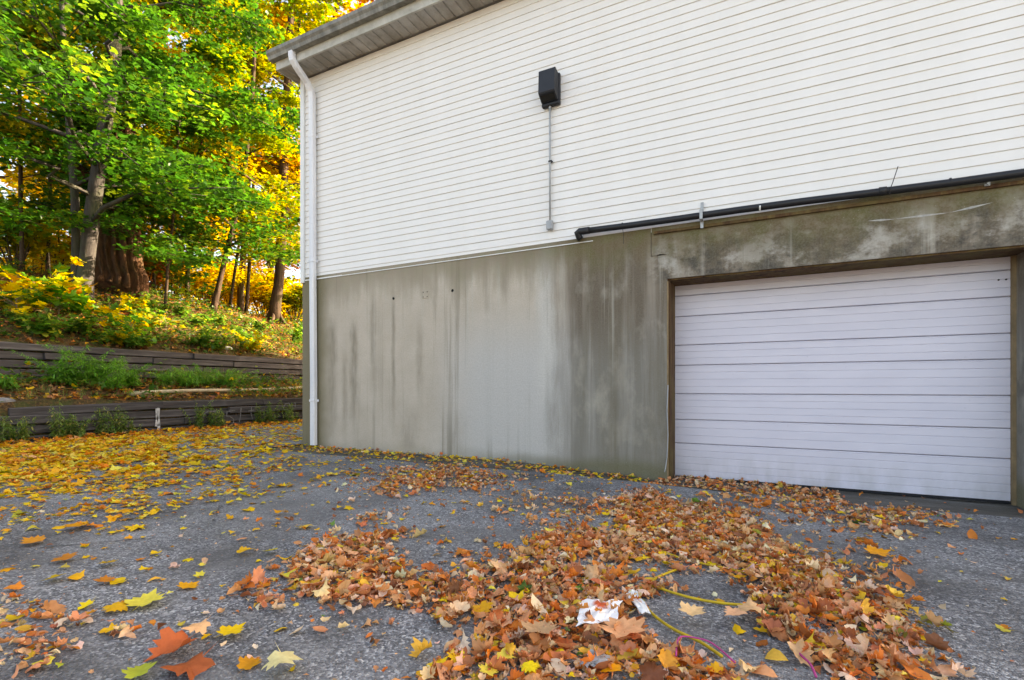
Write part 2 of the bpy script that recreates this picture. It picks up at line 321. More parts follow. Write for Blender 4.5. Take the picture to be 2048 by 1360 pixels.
# ------------------------------------------------------------------ mesh helpers
class MB:
    def __init__(s): s.v = []; s.f = []
    def add(s, vs_, fs):
        o = len(s.v); s.v += [tuple(p) for p in vs_]; s.f += [tuple(i + o for i in f) for f in fs]; return s
    def box(s, a, b, bevel=0.0):
        x0, y0, z0 = a; x1, y1, z1 = b; e = bevel
        if not e:
            return s.add([(x0, y0, z0), (x1, y0, z0), (x1, y1, z0), (x0, y1, z0), (x0, y0, z1), (x1, y0, z1), (x1, y1, z1), (x0, y1, z1)],
                         [(0, 3, 2, 1), (4, 5, 6, 7), (0, 1, 5, 4), (1, 2, 6, 5), (2, 3, 7, 6), (3, 0, 4, 7)])
        # chamfered vertical/horizontal edges through a lofted outline
        def ring(z, i): return [(x0 + i + e, y0 + i, z), (x1 - i - e, y0 + i, z), (x1 - i, y0 + i + e, z), (x1 - i, y1 - i - e, z), (x1 - i - e, y1 - i, z), (x0 + i + e, y1 - i, z), (x0 + i, y1 - i - e, z), (x0 + i, y0 + i + e, z)]
        rs = [ring(z0, e), ring(z0 + e, 0), ring(z1 - e, 0), ring(z1, e)]
        return s.loft(rs)
    def loft(s, rs, cap=True):
        n = len(rs[0]); vs_ = [p for r in rs for p in r]; fs = []
        for k in range(len(rs) - 1):
            for i in range(n):
                j = (i + 1) % n; fs.append((k * n + i, k * n + j, (k + 1) * n + j, (k + 1) * n + i))
        if cap: fs.append(tuple(range(n - 1, -1, -1))); fs.append(tuple((len(rs) - 1) * n + i for i in range(n)))
        return s.add(vs_, fs)
    def prism_x(s, prof, x0, x1):
        """closed (y,z) outline swept along x"""
        return s.loft([[(x0, y, z) for y, z in prof], [(x1, y, z) for y, z in prof]])
    def prism_y(s, prof, y0, y1):
        return s.loft([[(x, y0, z) for x, z in prof], [(x, y1, z) for x, z in prof]])
    def tube(s, pts, rad, n=8, rough=0.0, seed=0, ridges=0, flat=1.0):
        pts = [Vector(p) for p in pts]; rad = rad if isinstance(rad, (list, tuple)) else [rad] * len(pts)
        rs = []; up = Vector((0.31, 0.17, 0.93)).normalized(); prev = None
        for i, p in enumerate(pts):
            d = (pts[min(i + 1, len(pts) - 1)] - pts[max(i - 1, 0)]).normalized()
            if prev is None:
                ref = up if abs(d.dot(up)) < 0.95 else Vector((1, 0, 0)); u = d.cross(ref).normalized()
            else: u = (prev - d * prev.dot(d)).normalized()
            prev = u; v = d.cross(u); r = []
            for k in range(n):
                a = 2 * math.pi * k / n; q = rad[i]
                if rough: q *= 1 + rough * mnoise.noise(Vector((math.cos(a) * 1.6 + seed, math.sin(a) * 1.6, i * 0.35 + seed)))
                if ridges: q *= 1.08 - 0.20 * abs(math.cos(a * ridges / 2 + 1.5 * mnoise.noise(Vector((seed + a, i * .22, 1))))) ** 3 * (1 + .8 * mnoise.noise(Vector((a * 2, i * .3, seed))))
                r.append(p + u * (math.cos(a) * q) + v * (math.sin(a) * q * flat))
            rs.append(r)
        return s.loft(rs)
    def mesh(s, name):
        m = bpy.data.meshes.new(name); m.from_pydata(s.v, [], s.f); m.update(); return m
    def build(s, name, mat, parent=None, smooth=False):
        m = s.mesh(name); m.materials.append(MAT[mat])
        if smooth: m.polygons.foreach_set('use_smooth', [True] * len(m.polygons))
        return link(name, m, parent)
def link(name, m, parent=None):
    o = bpy.data.objects.new(name, m); COL.objects.link(o)
    if parent: o.parent = parent
    return o
def tag(o, label=None, cat=None, group=None, kind=None):
    if label: o['label'] = label
    if cat: o['category'] = cat
    if group: o['group'] = group
    if kind: o['kind'] = kind
    return o
def empty(name, loc=(0, 0, 0), **kw):
    o = link(name, None); o.location = loc; o.empty_display_size = .1; return tag(o, **kw)
def sub(mb, name, mat, root, smooth=False):
    """part whose coordinates are world; root sits at its base"""
    l = root.location
    mb.v = [(x - l[0], y - l[1], z - l[2]) for x, y, z in mb.v]
    return mb.build(name, mat, root, smooth)

# ------------------------------------------------------------------ terrain
XW1, XW2 = -11.75, -14.1       # faces of the lower and upper timber walls
def sstep(a, b, x): 
    t = np.clip((x - a) / (b - a), 0, 1); return t * t * (3 - 2 * t)
def nz(x, y, s, seed=0):
    return np.array([mnoise.noise(Vector((a * s + seed, b * s - seed, seed * .7))) for a, b in zip(np.ravel(x), np.ravel(y))]).reshape(np.shape(x))
def hill(x, y):
    x = np.asarray(x, float); y = np.asarray(y, float); u = XW1 - x
    z = np.where(u < 0.12, -0.2, 0.69 + 0.42 * sstep(0.1, 2.3, u))
    up = 1.93 + 0.47 * np.clip(u - 2.5, 0, 5.2) + 0.12 * np.clip(u - 7.7, 0, 4)
    up = up - 0.055 * np.clip(y - 2, 0, 14) * sstep(2.5, 7, u) - 0.14 * np.clip(u - 12, 0, 30)
    z = np.where(u > 2.47, up, z)
    return z
def hillz(x, y): return float(hill(x, y))

def grid_mesh(xs, ys, zf, mat, name, kind='structure', rough=0.0, rs=1.0):
    Xg, Yg = np.meshgrid(xs, ys, indexing='ij'); Zg = zf(Xg, Yg)
    if rough: Zg = Zg + rough * nz(Xg, Yg, rs, 3)
    nx, ny = Xg.shape; V = np.stack([Xg, Yg, Zg], -1).reshape(-1, 3)
    I = np.arange(nx * ny).reshape(nx, ny)
    Fq = np.stack([I[:-1, :-1], I[1:, :-1], I[1:, 1:], I[:-1, 1:]], -1).reshape(-1, 4)
    m = bpy.data.meshes.new(name); m.from_pydata(V.tolist(), [], Fq.tolist()); m.update()
    m.polygons.foreach_set('use_smooth', [True] * len(m.polygons)); m.materials.append(MAT[mat])
    return tag(link(name, m), kind=kind)
# wide ground to the horizon, driveway, apron strip in front of the door
MB().add([(-900, -900, -.45), (900, -900, -.45), (900, 900, -.45), (-900, 900, -.45)], [(0, 1, 2, 3)]).build('ground', 'soil')['kind'] = 'structure'
def drive_z(x, y):
    x = np.asarray(x, float); y = np.asarray(y, float)
    return 0.0 - 0.035 * sstep(-2.5, 1.0, x) * sstep(-2.6, -.9, y) - 0.02 * sstep(0, 6, x)
EDGE = -0.82
def strip_drop(x): return 0.012 + 0.085 * sstep(-3.4, -0.9, np.asarray(x, float))
def apron_z(x, y): return drive_z(x, np.full(np.shape(x), EDGE)) - strip_drop(x) * sstep(EDGE - .01, EDGE + .03, y) - 0.02 * sstep(EDGE, .3, y)
def ground_z(x, y):
    if y > EDGE and x > XL: return float(apron_z(x, y))
    return float(drive_z(x, y))
dr = grid_mesh(np.concatenate([np.linspace(-40, -12.2, 6), np.linspace(-11.8, XL, 14)]), np.concatenate([np.linspace(-60, -12, 10), np.linspace(-10, 30, 60)]), drive_z, 'asphalt', 'driveway', rough=0.012, rs=.8)
grid_mesh(np.concatenate([np.linspace(XL, 5, 60), np.linspace(6, 50, 10)]), np.concatenate([np.linspace(-60, -9, 10), np.linspace(-8, EDGE, 40)]), drive_z, 'asphalt', 'driveway', rough=0.012, rs=.8)
grid_mesh(np.linspace(XL, 8, 70), np.linspace(EDGE - .012, .6, 30), apron_z, 'apron', 'drain_strip', rough=0.012, rs=2.5)
us = np.concatenate([[0.1, 0.13], np.linspace(0.25, 2.38, 14), [2.455, 2.485], np.linspace(2.62, 14, 44), np.linspace(15, 60, 18)])
grid_mesh(XW1 - us[::-1], np.concatenate([np.linspace(-40, -7, 10), np.linspace(-6, 26, 90), np.linspace(28, 90, 16)]), hill, 'soil', 'hillside', rough=0.10, rs=.9)

# ------------------------------------------------------------------ building
SB = 2.815                       # bottom of the siding
ST_ = 6.30                       # top of the wall
XR, DEPTH = 8.0, 14.0
bld = empty('building', (XL, 0, 0), label='white vinyl sided building on a stained concrete base with a wide garage door', cat='building')
OX0, OX1, OZ = -1.0, 2.15, 2.245   # concrete opening
cL = on_y(1303, 505); cN = on_y(1338, 508)
# concrete: left wall, beam with its cracked stepped joint, right wall, side and back walls
g = 0.006
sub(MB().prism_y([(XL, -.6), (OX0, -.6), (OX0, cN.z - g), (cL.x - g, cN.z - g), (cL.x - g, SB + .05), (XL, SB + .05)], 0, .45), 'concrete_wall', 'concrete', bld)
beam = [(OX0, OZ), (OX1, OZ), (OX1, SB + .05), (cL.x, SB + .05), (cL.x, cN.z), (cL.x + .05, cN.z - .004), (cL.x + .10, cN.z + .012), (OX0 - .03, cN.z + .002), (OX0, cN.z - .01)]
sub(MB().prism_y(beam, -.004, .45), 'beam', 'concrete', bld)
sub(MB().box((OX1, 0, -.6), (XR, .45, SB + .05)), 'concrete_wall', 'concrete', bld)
sub(MB().box((XL, .45, -.6), (XL + .4, DEPTH, SB + .05)), 'concrete_wall', 'concrete', bld)
sub(MB().box((XR - .4, .45, -.6), (XR, DEPTH, SB + .05)), 'concrete_wall', 'concrete', bld)
sub(MB().box((XL + .4, DEPTH - .4, -.6), (XR - .4, DEPTH, SB + .05)), 'concrete_wall', 'concrete', bld)
# embedded square plate with four bolts and two open tie holes
p = on_y(851, 589)
pl = sub(MB().box((p.x - .06, -.006, p.z - .06), (p.x + .06, .01, p.z + .06), .004), 'wall_plate', 'concrete', bld)
for sx in (-1, 1):
    for sz in (-1, 1):
        c = Vector((p.x + sx * .036, 0, p.z + sz * .036))
        b = MB().tube([(c.x, .004, c.z), (c.x, -.009, c.z)], .008, 6); sub(b, 'bolt', 'dark_hole', bld); 
for q in ((787, 597), (905, 581)):
    c = on_y(*q); sub(MB().tube([(c.x, .02, c.z), (c.x, -.003, c.z)], [.02, .022], 10, .25, q[0]), 'tie_hole', 'dark_hole', bld)
for a_, b_ in (((1735, 442), (1790, 438)), ((1790, 438), (1900, 425)), ((1900, 425), (1985, 405))):
    A_, B_ = on_y(a_[0], a_[1], -.0055), on_y(b_[0], b_[1], -.0055); M_ = A_.lerp(B_, .5); sub(MB().prism_y([(A_.x, A_.z), (M_.x, M_.z - .011), (B_.x, B_.z), (M_.x, M_.z + .010)], -.0065, -.0035), 'scrape_mark', 'scrape', bld)
# siding: sheathing with every course its own board
sid = sub(MB().box((XL + .02, .03, SB), (XR - .02, .2, ST_)), 'siding', 'wall_core', bld)
NB = 35; CH = (ST_ - .02 - SB) / NB
prof = [(0.0, 0), (-.0105, .0005), (-.0117, .003), (-.0113, .009), (-.003, CH - .001), (0.0, CH - .001)]
def board_mesh(L_, along_x=True):
    m = (MB().prism_x(prof, 0, L_) if along_x else MB().loft([[(y, 0, z) for y, z in prof], [(y, L_, z) for y, z in prof]])).mesh('siding_board')
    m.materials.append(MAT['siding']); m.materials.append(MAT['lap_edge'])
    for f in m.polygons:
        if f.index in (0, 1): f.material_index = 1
    return m
BMS = {}
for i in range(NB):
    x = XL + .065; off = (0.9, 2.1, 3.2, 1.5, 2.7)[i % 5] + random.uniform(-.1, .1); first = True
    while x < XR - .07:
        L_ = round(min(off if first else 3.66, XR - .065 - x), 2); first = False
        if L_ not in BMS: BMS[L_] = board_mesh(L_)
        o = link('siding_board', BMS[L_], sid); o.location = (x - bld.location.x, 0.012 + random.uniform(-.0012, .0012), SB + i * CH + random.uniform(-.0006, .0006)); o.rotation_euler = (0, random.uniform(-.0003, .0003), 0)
        x += L_ - (.0 if L_ < .3 else .0)
smb = MB().box((XL + .03, .2, SB), (XL + .2, DEPTH, ST_)); ssid = sub(smb, 'siding', 'wall_core', bld)
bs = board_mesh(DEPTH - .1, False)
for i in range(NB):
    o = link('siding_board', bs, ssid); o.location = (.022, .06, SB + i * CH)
sub(MB().box((XR - .2, .2, SB), (XR - .03, DEPTH, ST_)), 'siding', 'siding', bld)
sub(MB().box((XL + .2, DEPTH - .17, SB), (XR - .2, DEPTH, ST_)), 'siding', 'siding', bld)
sub(MB().box((XL - .03, -.028, SB - .045), (XL + .065, .075, ST_), .006), 'corner_post', 'trim_white', bld)
sub(MB().box((XR - .065, -.028, SB - .045), (XR + .03, .075, ST_), .006), 'corner_post', 'trim_white', bld)
# starter trim and old brown sill board under the right half of the siding
sub(MB().box((XL + .07, -.012, SB - .012), (-1.9, .012, SB - .001)), 'starter_strip', 'trim_white', bld)
sub(MB().box((-1.15, -.035, SB - .035), (XR - .1, -.006, SB - .004)), 'sill_board', 'wood', bld)
# eave: soffit boards, fascia, gutter, roof
OV = .36; SX0 = XL - .16
sof = sub(MB().box((SX0 + .01, -OV + .01, ST_ + .012), (XR, .1, ST_ + .03)), 'soffit', 'soffit', bld)
sw = .158
sm = MB().prism_y([(0, 0), (.006, -.012), (sw - .020, -.012), (sw - .014, 0)], -OV + .012, -.016).mesh('soffit_board'); sm.materials.append(MAT['soffit'])
for i in range(int((XR - SX0) / sw)):
    o = link('soffit_board', sm, sof); o.location = (SX0 + .012 + i * sw - bld.location.x, 0, ST_ + .0115 + random.uniform(-.0015, 0))
sub(MB().box((SX0, -OV - .02, ST_ - .01), (XR, -OV + .01, ST_ + .20)), 'fascia', 'fascia', bld)
sub(MB().box((SX0 - .02, -OV - .02, ST_ - .01), (SX0, .06, ST_ + .20)), 'fascia', 'fascia', bld)
GZ = ST_ + .125; G0 = -OV - .022
gp = [(G0, GZ), (G0 - .085, GZ), (G0 - .10, GZ + .05), (G0 - .128, GZ + .085), (G0 - .132, GZ + .135), (G0 - .118, GZ + .135), (G0 - .114, GZ + .09), (G0 - .088, GZ + .052), (G0 - .075, GZ + .008), (G0 - .008, GZ + .008), (G0 - .008, GZ + .13), (G0, GZ + .13)]
gut = sub(MB().prism_x(gp, SX0 - .09, XR), 'gutter', 'gutter', bld)
sub(MB().prism_x([(a, b) for a, b in [(G0, GZ - .001), (G0 - .087, GZ - .001), (G0 - .102, GZ + .05), (G0 - .130, GZ + .085), (G0 - .134, GZ + .136), (G0, GZ + .131)]], SX0 - .096, SX0 - .088), 'gutter_cap', 'gutter', bld)
rz = ST_ + .21; dy = DEPTH / 2 + OV; rh = dy * .5  # unseen roof, pitch steepened so its ridge shades the upper timber wall and slope
sub(MB().prism_x([(-OV - .06, rz), (-OV - .06, rz + .035), (DEPTH / 2, rz + rh + .05), (DEPTH + OV, rz + .035), (DEPTH + OV, rz), (DEPTH / 2, rz + rh)], SX0 - .06, XR + .1), 'roof', 'shingle', bld)
sub(MB().prism_x([(-OV + .02, ST_ + .035), (-OV + .02, rz - .01), (DEPTH / 2, rz + rh - .01), (DEPTH + OV - .02, rz - .01), (DEPTH + OV - .02, ST_ + .035)], XL + .02, XR - .02), 'attic', 'siding', bld)
# downspout with two bends, brackets
dx = on_y(631, 600).x
zz = ST_
dpts = [(dx - .05, G0 - .05, GZ + .01), (dx - .05, G0 - .05, GZ - .06), (dx - .045, G0 - .04, GZ - .12), (dx - .03, G0 + .02, GZ - .20), (dx - .01, -.16, GZ - .36), (dx - .002, -.09, GZ - .47), (dx, -.07, GZ - .56), (dx, -.07, GZ - .70), (dx + .01, -.068, 4.2), (dx + .015, -.068, 2.6), (dx + .03, -.066, 1.2), (dx + .03, -.066, .3), (dx + .03, -.066, 0.0)]
dsp = MB(); rs = []
for i, q in enumerate(dpts):
    q = Vector(q); a = .052; b = .040; e = .012
    d = (Vector(dpts[min(i + 1, len(dpts) - 1)]) - Vector(dpts[max(i - 1, 0)])).normalized()
    u = Vector((1, 0, 0)); v = d.cross(u).normalized()
    rs.append([q + u * sx + v * sy for sx, sy in ((-a + e, -b), (a - e, -b), (a, -b + e), (a, b - e), (a - e, b), (-a + e, b), (-a, b - e), (-a, -b + e))])
dsp.loft(rs); ds = sub(dsp, 'downspout', 'downspout', bld)
for z in (5.2, 3.1, .75):
    xx = dx + (0.0 if z > 4 else .012 if z > 2 else .03)
    sub(MB().box((xx - .058, -.112, z - .02), (xx + .058, -.02, z + .02), .004).box((xx + .058, -.035, z - .02), (xx + .085, -.03 + .0, z + .02)), 'bracket', 'downspout', bld)
# garage door: wood frame, panels between the bold joints
DY = .40
sub(MB().box((OX0, .03, -.4), (OX0 + .026, DY + .04, OZ)), 'door_frame', 'wood', bld)
sub(MB().box((OX0 - .004, -.001, -.15), (OX0 + .012, .03, OZ - .03)), 'door_frame', 'tan_wood', bld)
sub(MB().box((OX0 + .026, .02, OZ - .018), (OX1, DY + .04, OZ)), 'door_frame', 'wood', bld)
sub(MB().box((OX1 - .028, DY - .04, -.4), (OX1, DY + .04, OZ - .018)), 'door_frame', 'tan_wood', bld)
DX0, DX1 = OX0 + .028, OX1 - .030
gd = sub(MB().box((DX0 - .02, DY + .045, -.35), (DX1 + .04, DY + .07, OZ)), 'garage_door', 'door', bld)
heavy = [2.25, 2.10, 1.845, 1.492, 1.243, .892, .575, .283, -.128]
for i in range(len(heavy) - 1):
    z1, z0 = heavy[i] - .003, heavy[i + 1] + .003
    n = max(1, round((z1 - z0) / .087)); st = (z1 - z0) / n; pf = [(DY + .04, z0), (DY + .010, z0), (DY, z0 + .006)]
    for k in range(1, n):
        zc = z0 + k * st; pf += [(DY, zc - .005), (DY + .0055, zc - .001), (DY + .0055, zc + .001), (DY, zc + .005)]
    if n > 1: pf += [(DY, z1 - .022), (DY + .003, z1 - .020), (DY + .003, z1 - .016), (DY, z1 - .014)]
    pf += [(DY, z1 - .006), (DY + .008, z1), (DY + .04, z1)]
    o = MB(); loops = [[(x, y, z) for y, z in pf] for x in np.linspace(DX0, DX1, 9)]
    for li, lp in enumerate(loops):       # slightly wavy old panels
        off = 0.0025 * mnoise.noise(Vector((li * .9, i * 1.7, 2)))
        loops[li] = [(x, y + off, z) for x, y, z in lp]
    o.loft(loops); gp_ = sub(o, 'door_panel', 'door', bld)
    gp_.parent = gd
sub(MB().box((DX0, DY - .012, -.145), (DX1, DY + .03, -.129)), 'bottom_seal', 'pipe_black', bld).parent = gd
# bolts heads / scuffs on the door's upper corner
for q in ((1997, 560), (2012, 559)):
    c = on_y(q[0], q[1], DY); sub(MB().tube([(c.x, DY + .004, c.z), (c.x, DY - .006, c.z)], .008, 8), 'bolt', 'dark_hole', bld).parent = gd

# ---- things fixed on the wall
wl = on_y(1103, 182)
lampz0, lampz1 = on_y(1103, 216).z, on_y(1110, 152).z
x0, x1 = on_y(1087, 200).x, on_y(1122, 200).x
lamp = empty('wall_light', ((x0 + x1) / 2, -.02, lampz0), label='black boxy wall pack light mounted on the white siding above a thin conduit', cat='light')
sub(MB().box((x0, -.055, lampz0), (x1, -.005, lampz1), .008), 'back_plate', 'lamp_black', lamp)
H_ = lampz1 - lampz0
sub(MB().prism_x([(-.056, lampz0 + .035), (-.10, lampz0 + .04), (-.19, lampz0 + .10), (-.20, lampz0 + .115), (-.185, lampz1 - .01), (-.17, lampz1 + .005), (-.056, lampz1 - .02)], x0 + .012, x1 - .012), 'housing', 'lamp_black', lamp)
sub(MB().add([(x0 + .03, -.101, lampz0 + .038), (x1 - .03, -.101, lampz0 + .038), (x1 - .03, -.176, lampz0 + .084), (x0 + .03, -.176, lampz0 + .084)], [(0, 1, 2, 3)]), 'lens', 'lens', lamp)
sub(MB().box((x0 + .004, -.074, lampz0 + .002), (x1 - .004, -.0555, lampz0 + .034), .004), 'hinge_lip', 'lamp_black', lamp)
cx = on_y(1102, 330).x; cz1 = lampz0; cz0 = on_y(1102, 450).z
con = empty('conduit', (cx, -.03, cz0 - .05), label='thin grey electrical conduit running down the siding to a small box', cat='conduit')
sub(MB().tube([(cx, -.034, cz1 + .02), (cx, -.034, cz0)], .0125, 10), 'pipe', 'conduit_grey', con, True)
zb0, zb1 = on_y(1102, 461).z, on_y(1102, 443).z
sub(MB().box((cx - .045, -.062, zb0), (cx + .04, -.006, zb1), .008), 'junction_box', 'conduit_grey', con)
zc = on_y(1102, 325).z
sub(MB().box((cx - .018, -.052, zc - .008), (cx + .03, -.004, zc + .008)), 'clip', 'lamp_black', con)
sub(MB().tube([(cx, -.034, cz1 - .03), (cx, -.034, cz1 + .012)], .02, 10), 'fitting', 'steel', con)
# black pipe
pa = on_y(1160, 463, -.085); pb = on_y(2048, 345, -.085); pd = (pb - pa); pe = pa + pd * 2.2
pip = empty('drain_pipe', pa, label='long black plastic pipe strapped along the bottom edge of the siding', cat='pipe')
pts = [pa + pd * (t) + Vector((0, 0, -.006 * math.sin(t * 9))) for t in np.linspace(0, 2.2, 16)]
sub(MB().tube(pts, .037, 14), 'pipe', 'pipe_black', pip, True)
sub(MB().tube([pa + pd * .028, pa + pd * .03, pa - pd * .002, pa - pd * .008 + Vector((0, .0, -.008)), pa - pd * .008 + Vector((0.01, .03, -.06)), pa - pd * .004 + Vector((0.01, .045, -.085))], [.037, .043, .043, .043, .041, .041], 14), 'elbow', 'pipe_black', pip, True)
def along(px): 
    t = (on_y(px, 400, -.085).x - pa.x) / pd.x; return pa + pd * t
for px, r, mt in ((1520, .0385, 'trim_white'), (1245, .0385, 'pipe_black'), (1900, .040, 'pipe_black'), (1765, .042, 'pipe_black')):
    c = along(px); w_ = .008 if px == 1520 else .03 if px == 1765 else .006
    sub(MB().tube([c - pd.normalized() * w_, c + pd.normalized() * w_], r, 14), 'coupling' if mt == 'pipe_black' else 'white_ring', mt, pip, True)
c = along(1403)
sub(MB().box((c.x - .016, -.006 - .012, c.z + .02), (c.x + .016, -.016, c.z + .17)).box((c.x - .016, -.135, c.z - .05), (c.x + .016, -.129, c.z + .05)).box((c.x - .016, -.135, c.z + .047), (c.x + .016, -.016, c.z + .053)).box((c.x - .016, -.135, c.z - .055), (c.x + .016, -.016, c.z - .049)).box((c.x - .016, -.046, c.z - .13), (c.x + .016, -.038, c.z - .055)), 'strap', 'steel', pip)
c = along(1778)
sub(MB().tube([c + Vector((0, -.03, -.05)), c + Vector((0.0, -.05, 0)), c + Vector((.02, -.03, .05)), c + Vector((.06, -.05, .2))], .004, 6), 'wire_tie', 'pipe_black', pip)
c = along(1246); sub(MB().tube([c + Vector((0, -.02, -.04)), c + Vector((-.005, .05, -.1)), c + Vector((-.01, .06, -.2))], .003, 6), 'wire_tie', 'pipe_black', pip)
c = on_y(1974, 368, -.04); sub(MB().box((c.x - .02, -.055, c.z - .02), (c.x + .02, -.036, c.z + .02), .003).tube([(c.x, -.055, c.z), (c.x, -.075, c.z)], .012, 6), 'clamp', 'steel', pip)
# loose cable at the door edge
cb = [on_y(1336, 770, -.012), on_y(1334, 820, -.012), on_y(1336, 870, -.014), on_y(1334, 915, -.014), on_y(1331, 936, -.03), on_y(1329, 944, -.06)]
tag(MB().tube(cb, .006, 6).build('cable', 'conduit_grey', None, True), 'thin white cable hanging down the concrete edge beside the garage door', 'cable')
# dark box behind the corner
tag(MB().box((XL - .10, .25, 2.30), (XL - .004, .50, 2.72), .01).build('utility_box', 'lamp_black'), 'small dark box on the building side just below the corner trim', 'box')

# ------------------------------------------------------------------ timber retaining walls
def timber_mesh(L, h, d, seed):
    n = max(3, int(L / .3)); rs = []
    for i in range(n + 1):
        y = L * i / n; e = .012
        j = lambda k: .026 * mnoise.noise(Vector((seed * 3.1 + k, y * 1.7, seed)))
        q = 0.008 if i in (0, n) else 0
        rs.append([(0 + j(1) + q, y, e + q), (e + j(2), y, 0 + q), (-d, y, 0), (-d, y, h), (e * 0 - e + j(3), y, h - q + j(4)), (0 + j(5) + q, y, h - e + j(4) - q)])
    # outline order: front-low, bottom-front, back-low, back-top, top-front, front-top
    rs = [[r[0], r[5], r[4], r[3], r[2], (r[0][0] - e, r[1][1], r[1][2])] for r in rs]
    m = MB().loft(rs).mesh('timber'); m.materials.append(MAT['timber']); return m
def timber_wall(name, label, X, y0, y1, z0, n, h, starts, slope=0.0, lean=.02):
    root = empty(name, (X, y0, z0), label=label, cat='wall')
    for k in range(n):
        y = starts[k % 4] - .35 * (k // 4); i = 0
        while y < y1:
            L = min(random.uniform(2.1, 2.6), y1 - y + .3)
            o = link('timber', timber_mesh(L - .015, h - .026, .16, k * 17 + i), root)
            o.location = (-lean * k + random.uniform(-.040, .026), y - y0, k * h + slope * (y - y0) + random.uniform(-.006, .006)); o.rotation_euler = (random.uniform(-.005, .005), 0, random.uniform(-.010, .010))
            y += L; i += 1
    return root
W1 = timber_wall('timber_retaining_wall', 'low dark weathered timber wall along the edge of the driveway', XW1, -7.0, 15.0, -.06, 4, .188, [-7, -6.2, -5.1, on_x(22, 820, XW1).y])
tw = [o for o in W1.children if o.location.z > .5][0]; tw.rotation_euler = (.020, 0, -.02); tw.location.z += -.05
W2 = timber_wall('timber_retaining_wall', 'upper dark timber wall set back on the weedy terrace below the hillside', XW2, -7.0, 16.0, 1.02, 5, .186, [-7, -6.0, -6.6, -5.4], lean=.004)
# chalk marks and a white paint run on the lower wall
def stroke(pts, r=.012, name='chalk_mark'):
    P = [on_x(a, b, XW1 + .022) for a, b in pts]; o = MB()
    for q0, q1 in zip(P[:-1], P[1:]):
        d = (q1 - q0); L_ = d.length
        if L_ < 1e-6: continue
        d.normalize(); nrm = Vector((0, -d.z, d.y)) * r; k = Vector((.004, 0, 0)); e_ = d * r * .5
        a_, b_, c_, d_ = q0 - nrm - e_, q1 - nrm + e_, q1 + nrm + e_, q0 + nrm - e_
        o.add([a_, b_, c_, d_, a_ + k, b_ + k, c_ + k, d_ + k], [(0, 3, 2, 1), (4, 5, 6, 7), (0, 1, 5, 4), (1, 2, 6, 5), (2, 3, 7, 6), (3, 0, 4, 7)])
    sub(o, name, 'chalk' if name == 'chalk_mark' else 'white_paint', W1)
stroke([(313, 818), (314, 838), (312, 852)], .022, 'paint_run')
stroke([(317, 817), (316, 834), (318, 850), (316, 866)], .026, 'paint_run')
stroke([(406, 834), (410, 826), (417, 822), (424, 823)])
stroke([(426, 823), (432, 822), (431, 830)])
stroke([(470, 821), (462, 822), (454, 823), (453, 833), (460, 833), (467, 838), (467, 846), (460, 851), (450, 852)], .010)
stroke([(482, 816), (481, 830), (479, 844)], .010)
stroke([(503, 815), (502, 826), (505, 838)]); stroke([(497, 822), (508, 820)])
stroke([(566, 818), (570, 808), (578, 806), (581, 813)]); stroke([(588, 806), (591, 806), (590, 814)])
# pale pole lying along the terrace
A = on_x(262, 787, XW1 - .75); B = on_x(612, 775, XW1 - 1.0); D_ = B - A
o = MB().tube([A + D_ * t + Vector((0, 0, .02 * math.sin(t * 7))) for t in np.linspace(0, 1.25, 14)], [.05 - .012 * t for t in np.linspace(0, 1, 14)], 8, .15, 3).build('pole', 'pale_pole', None, True)
tag(o, 'long pale peeled pole lying along the weedy terrace', 'pole')

# ------------------------------------------------------------------ leaf templates
HALF_HI = [(0, -.30), (.13, -.40), (.33, -.36), (.29, -.21), (.45, -.14), (.53, .02), (.36, .05), (.42, .20), (.21, .17), (.25, .36), (.11, .32), (0, .58)]
HALF_LO = [(0, -.30), (.20, -.40), (.30, -.18), (.52, .0), (.24, .12), (.25, .34), (0, .57)]
HALF_OV = [(0, -.5), (.16, -.34), (.27, -.05), (.22, .22), (.10, .42), (0, .55)]
def leaf_template(half, k1, k2, wave, seed, stem=True, rings=(0.55,)):
    out_ = half + [(-x, y) for x, y in half[-2:0:-1]]
    rr = random.Random(seed); ph = [rr.uniform(0, 6.28) for _ in range(4)]
    V = [(0, 0)]; n = len(out_)
    for r in list(rings) + [1.0]: V += [(x * r, y * r) for x, y in out_]
    Fc = [(0, 1 + i, 1 + (i + 1) % n) for i in range(n)]
    for q in range(len(rings)):
        a = 1 + q * n; b = a + n
        for i in range(n):
            j = (i + 1) % n; Fc += [(a + i, b + i, b + j), (a + i, b + j, a + j)]
    if stem:
        s0 = len(V); V += [(-.012, -.28), (.012, -.28), (.03 + rr.uniform(-.1, .1), -.72)]; Fc.append((s0, s0 + 2, s0 + 1))
    P = []
    for x, y in V:
        rad = math.hypot(x, y)
        z = wave * (math.sin(6 * x + ph[0]) * .6 + math.sin(7 * y + ph[1]) * .5 + math.sin(9 * (x + y) + ph[2]) * .4) * min(1, rad * 2)
        z += .10 * abs(x) * (1 if k1 >= 0 else -1) + wave * 1.3 * rad * math.sin(5 * math.atan2(y, x) + ph[3])
        if abs(k1) > .05:
            xx = math.sin(k1 * x) / k1; z2 = (1 - math.cos(k1 * x)) / k1
        else: xx, z2 = x, 0
        if abs(k2) > .05:
            yy = math.sin(k2 * y) / k2; z3 = (1 - math.cos(k2 * y)) / k2
        else: yy, z3 = y, 0
        P.append((xx, yy, z + z2 + z3))
    return np.array(P, float), np.array(Fc, int)
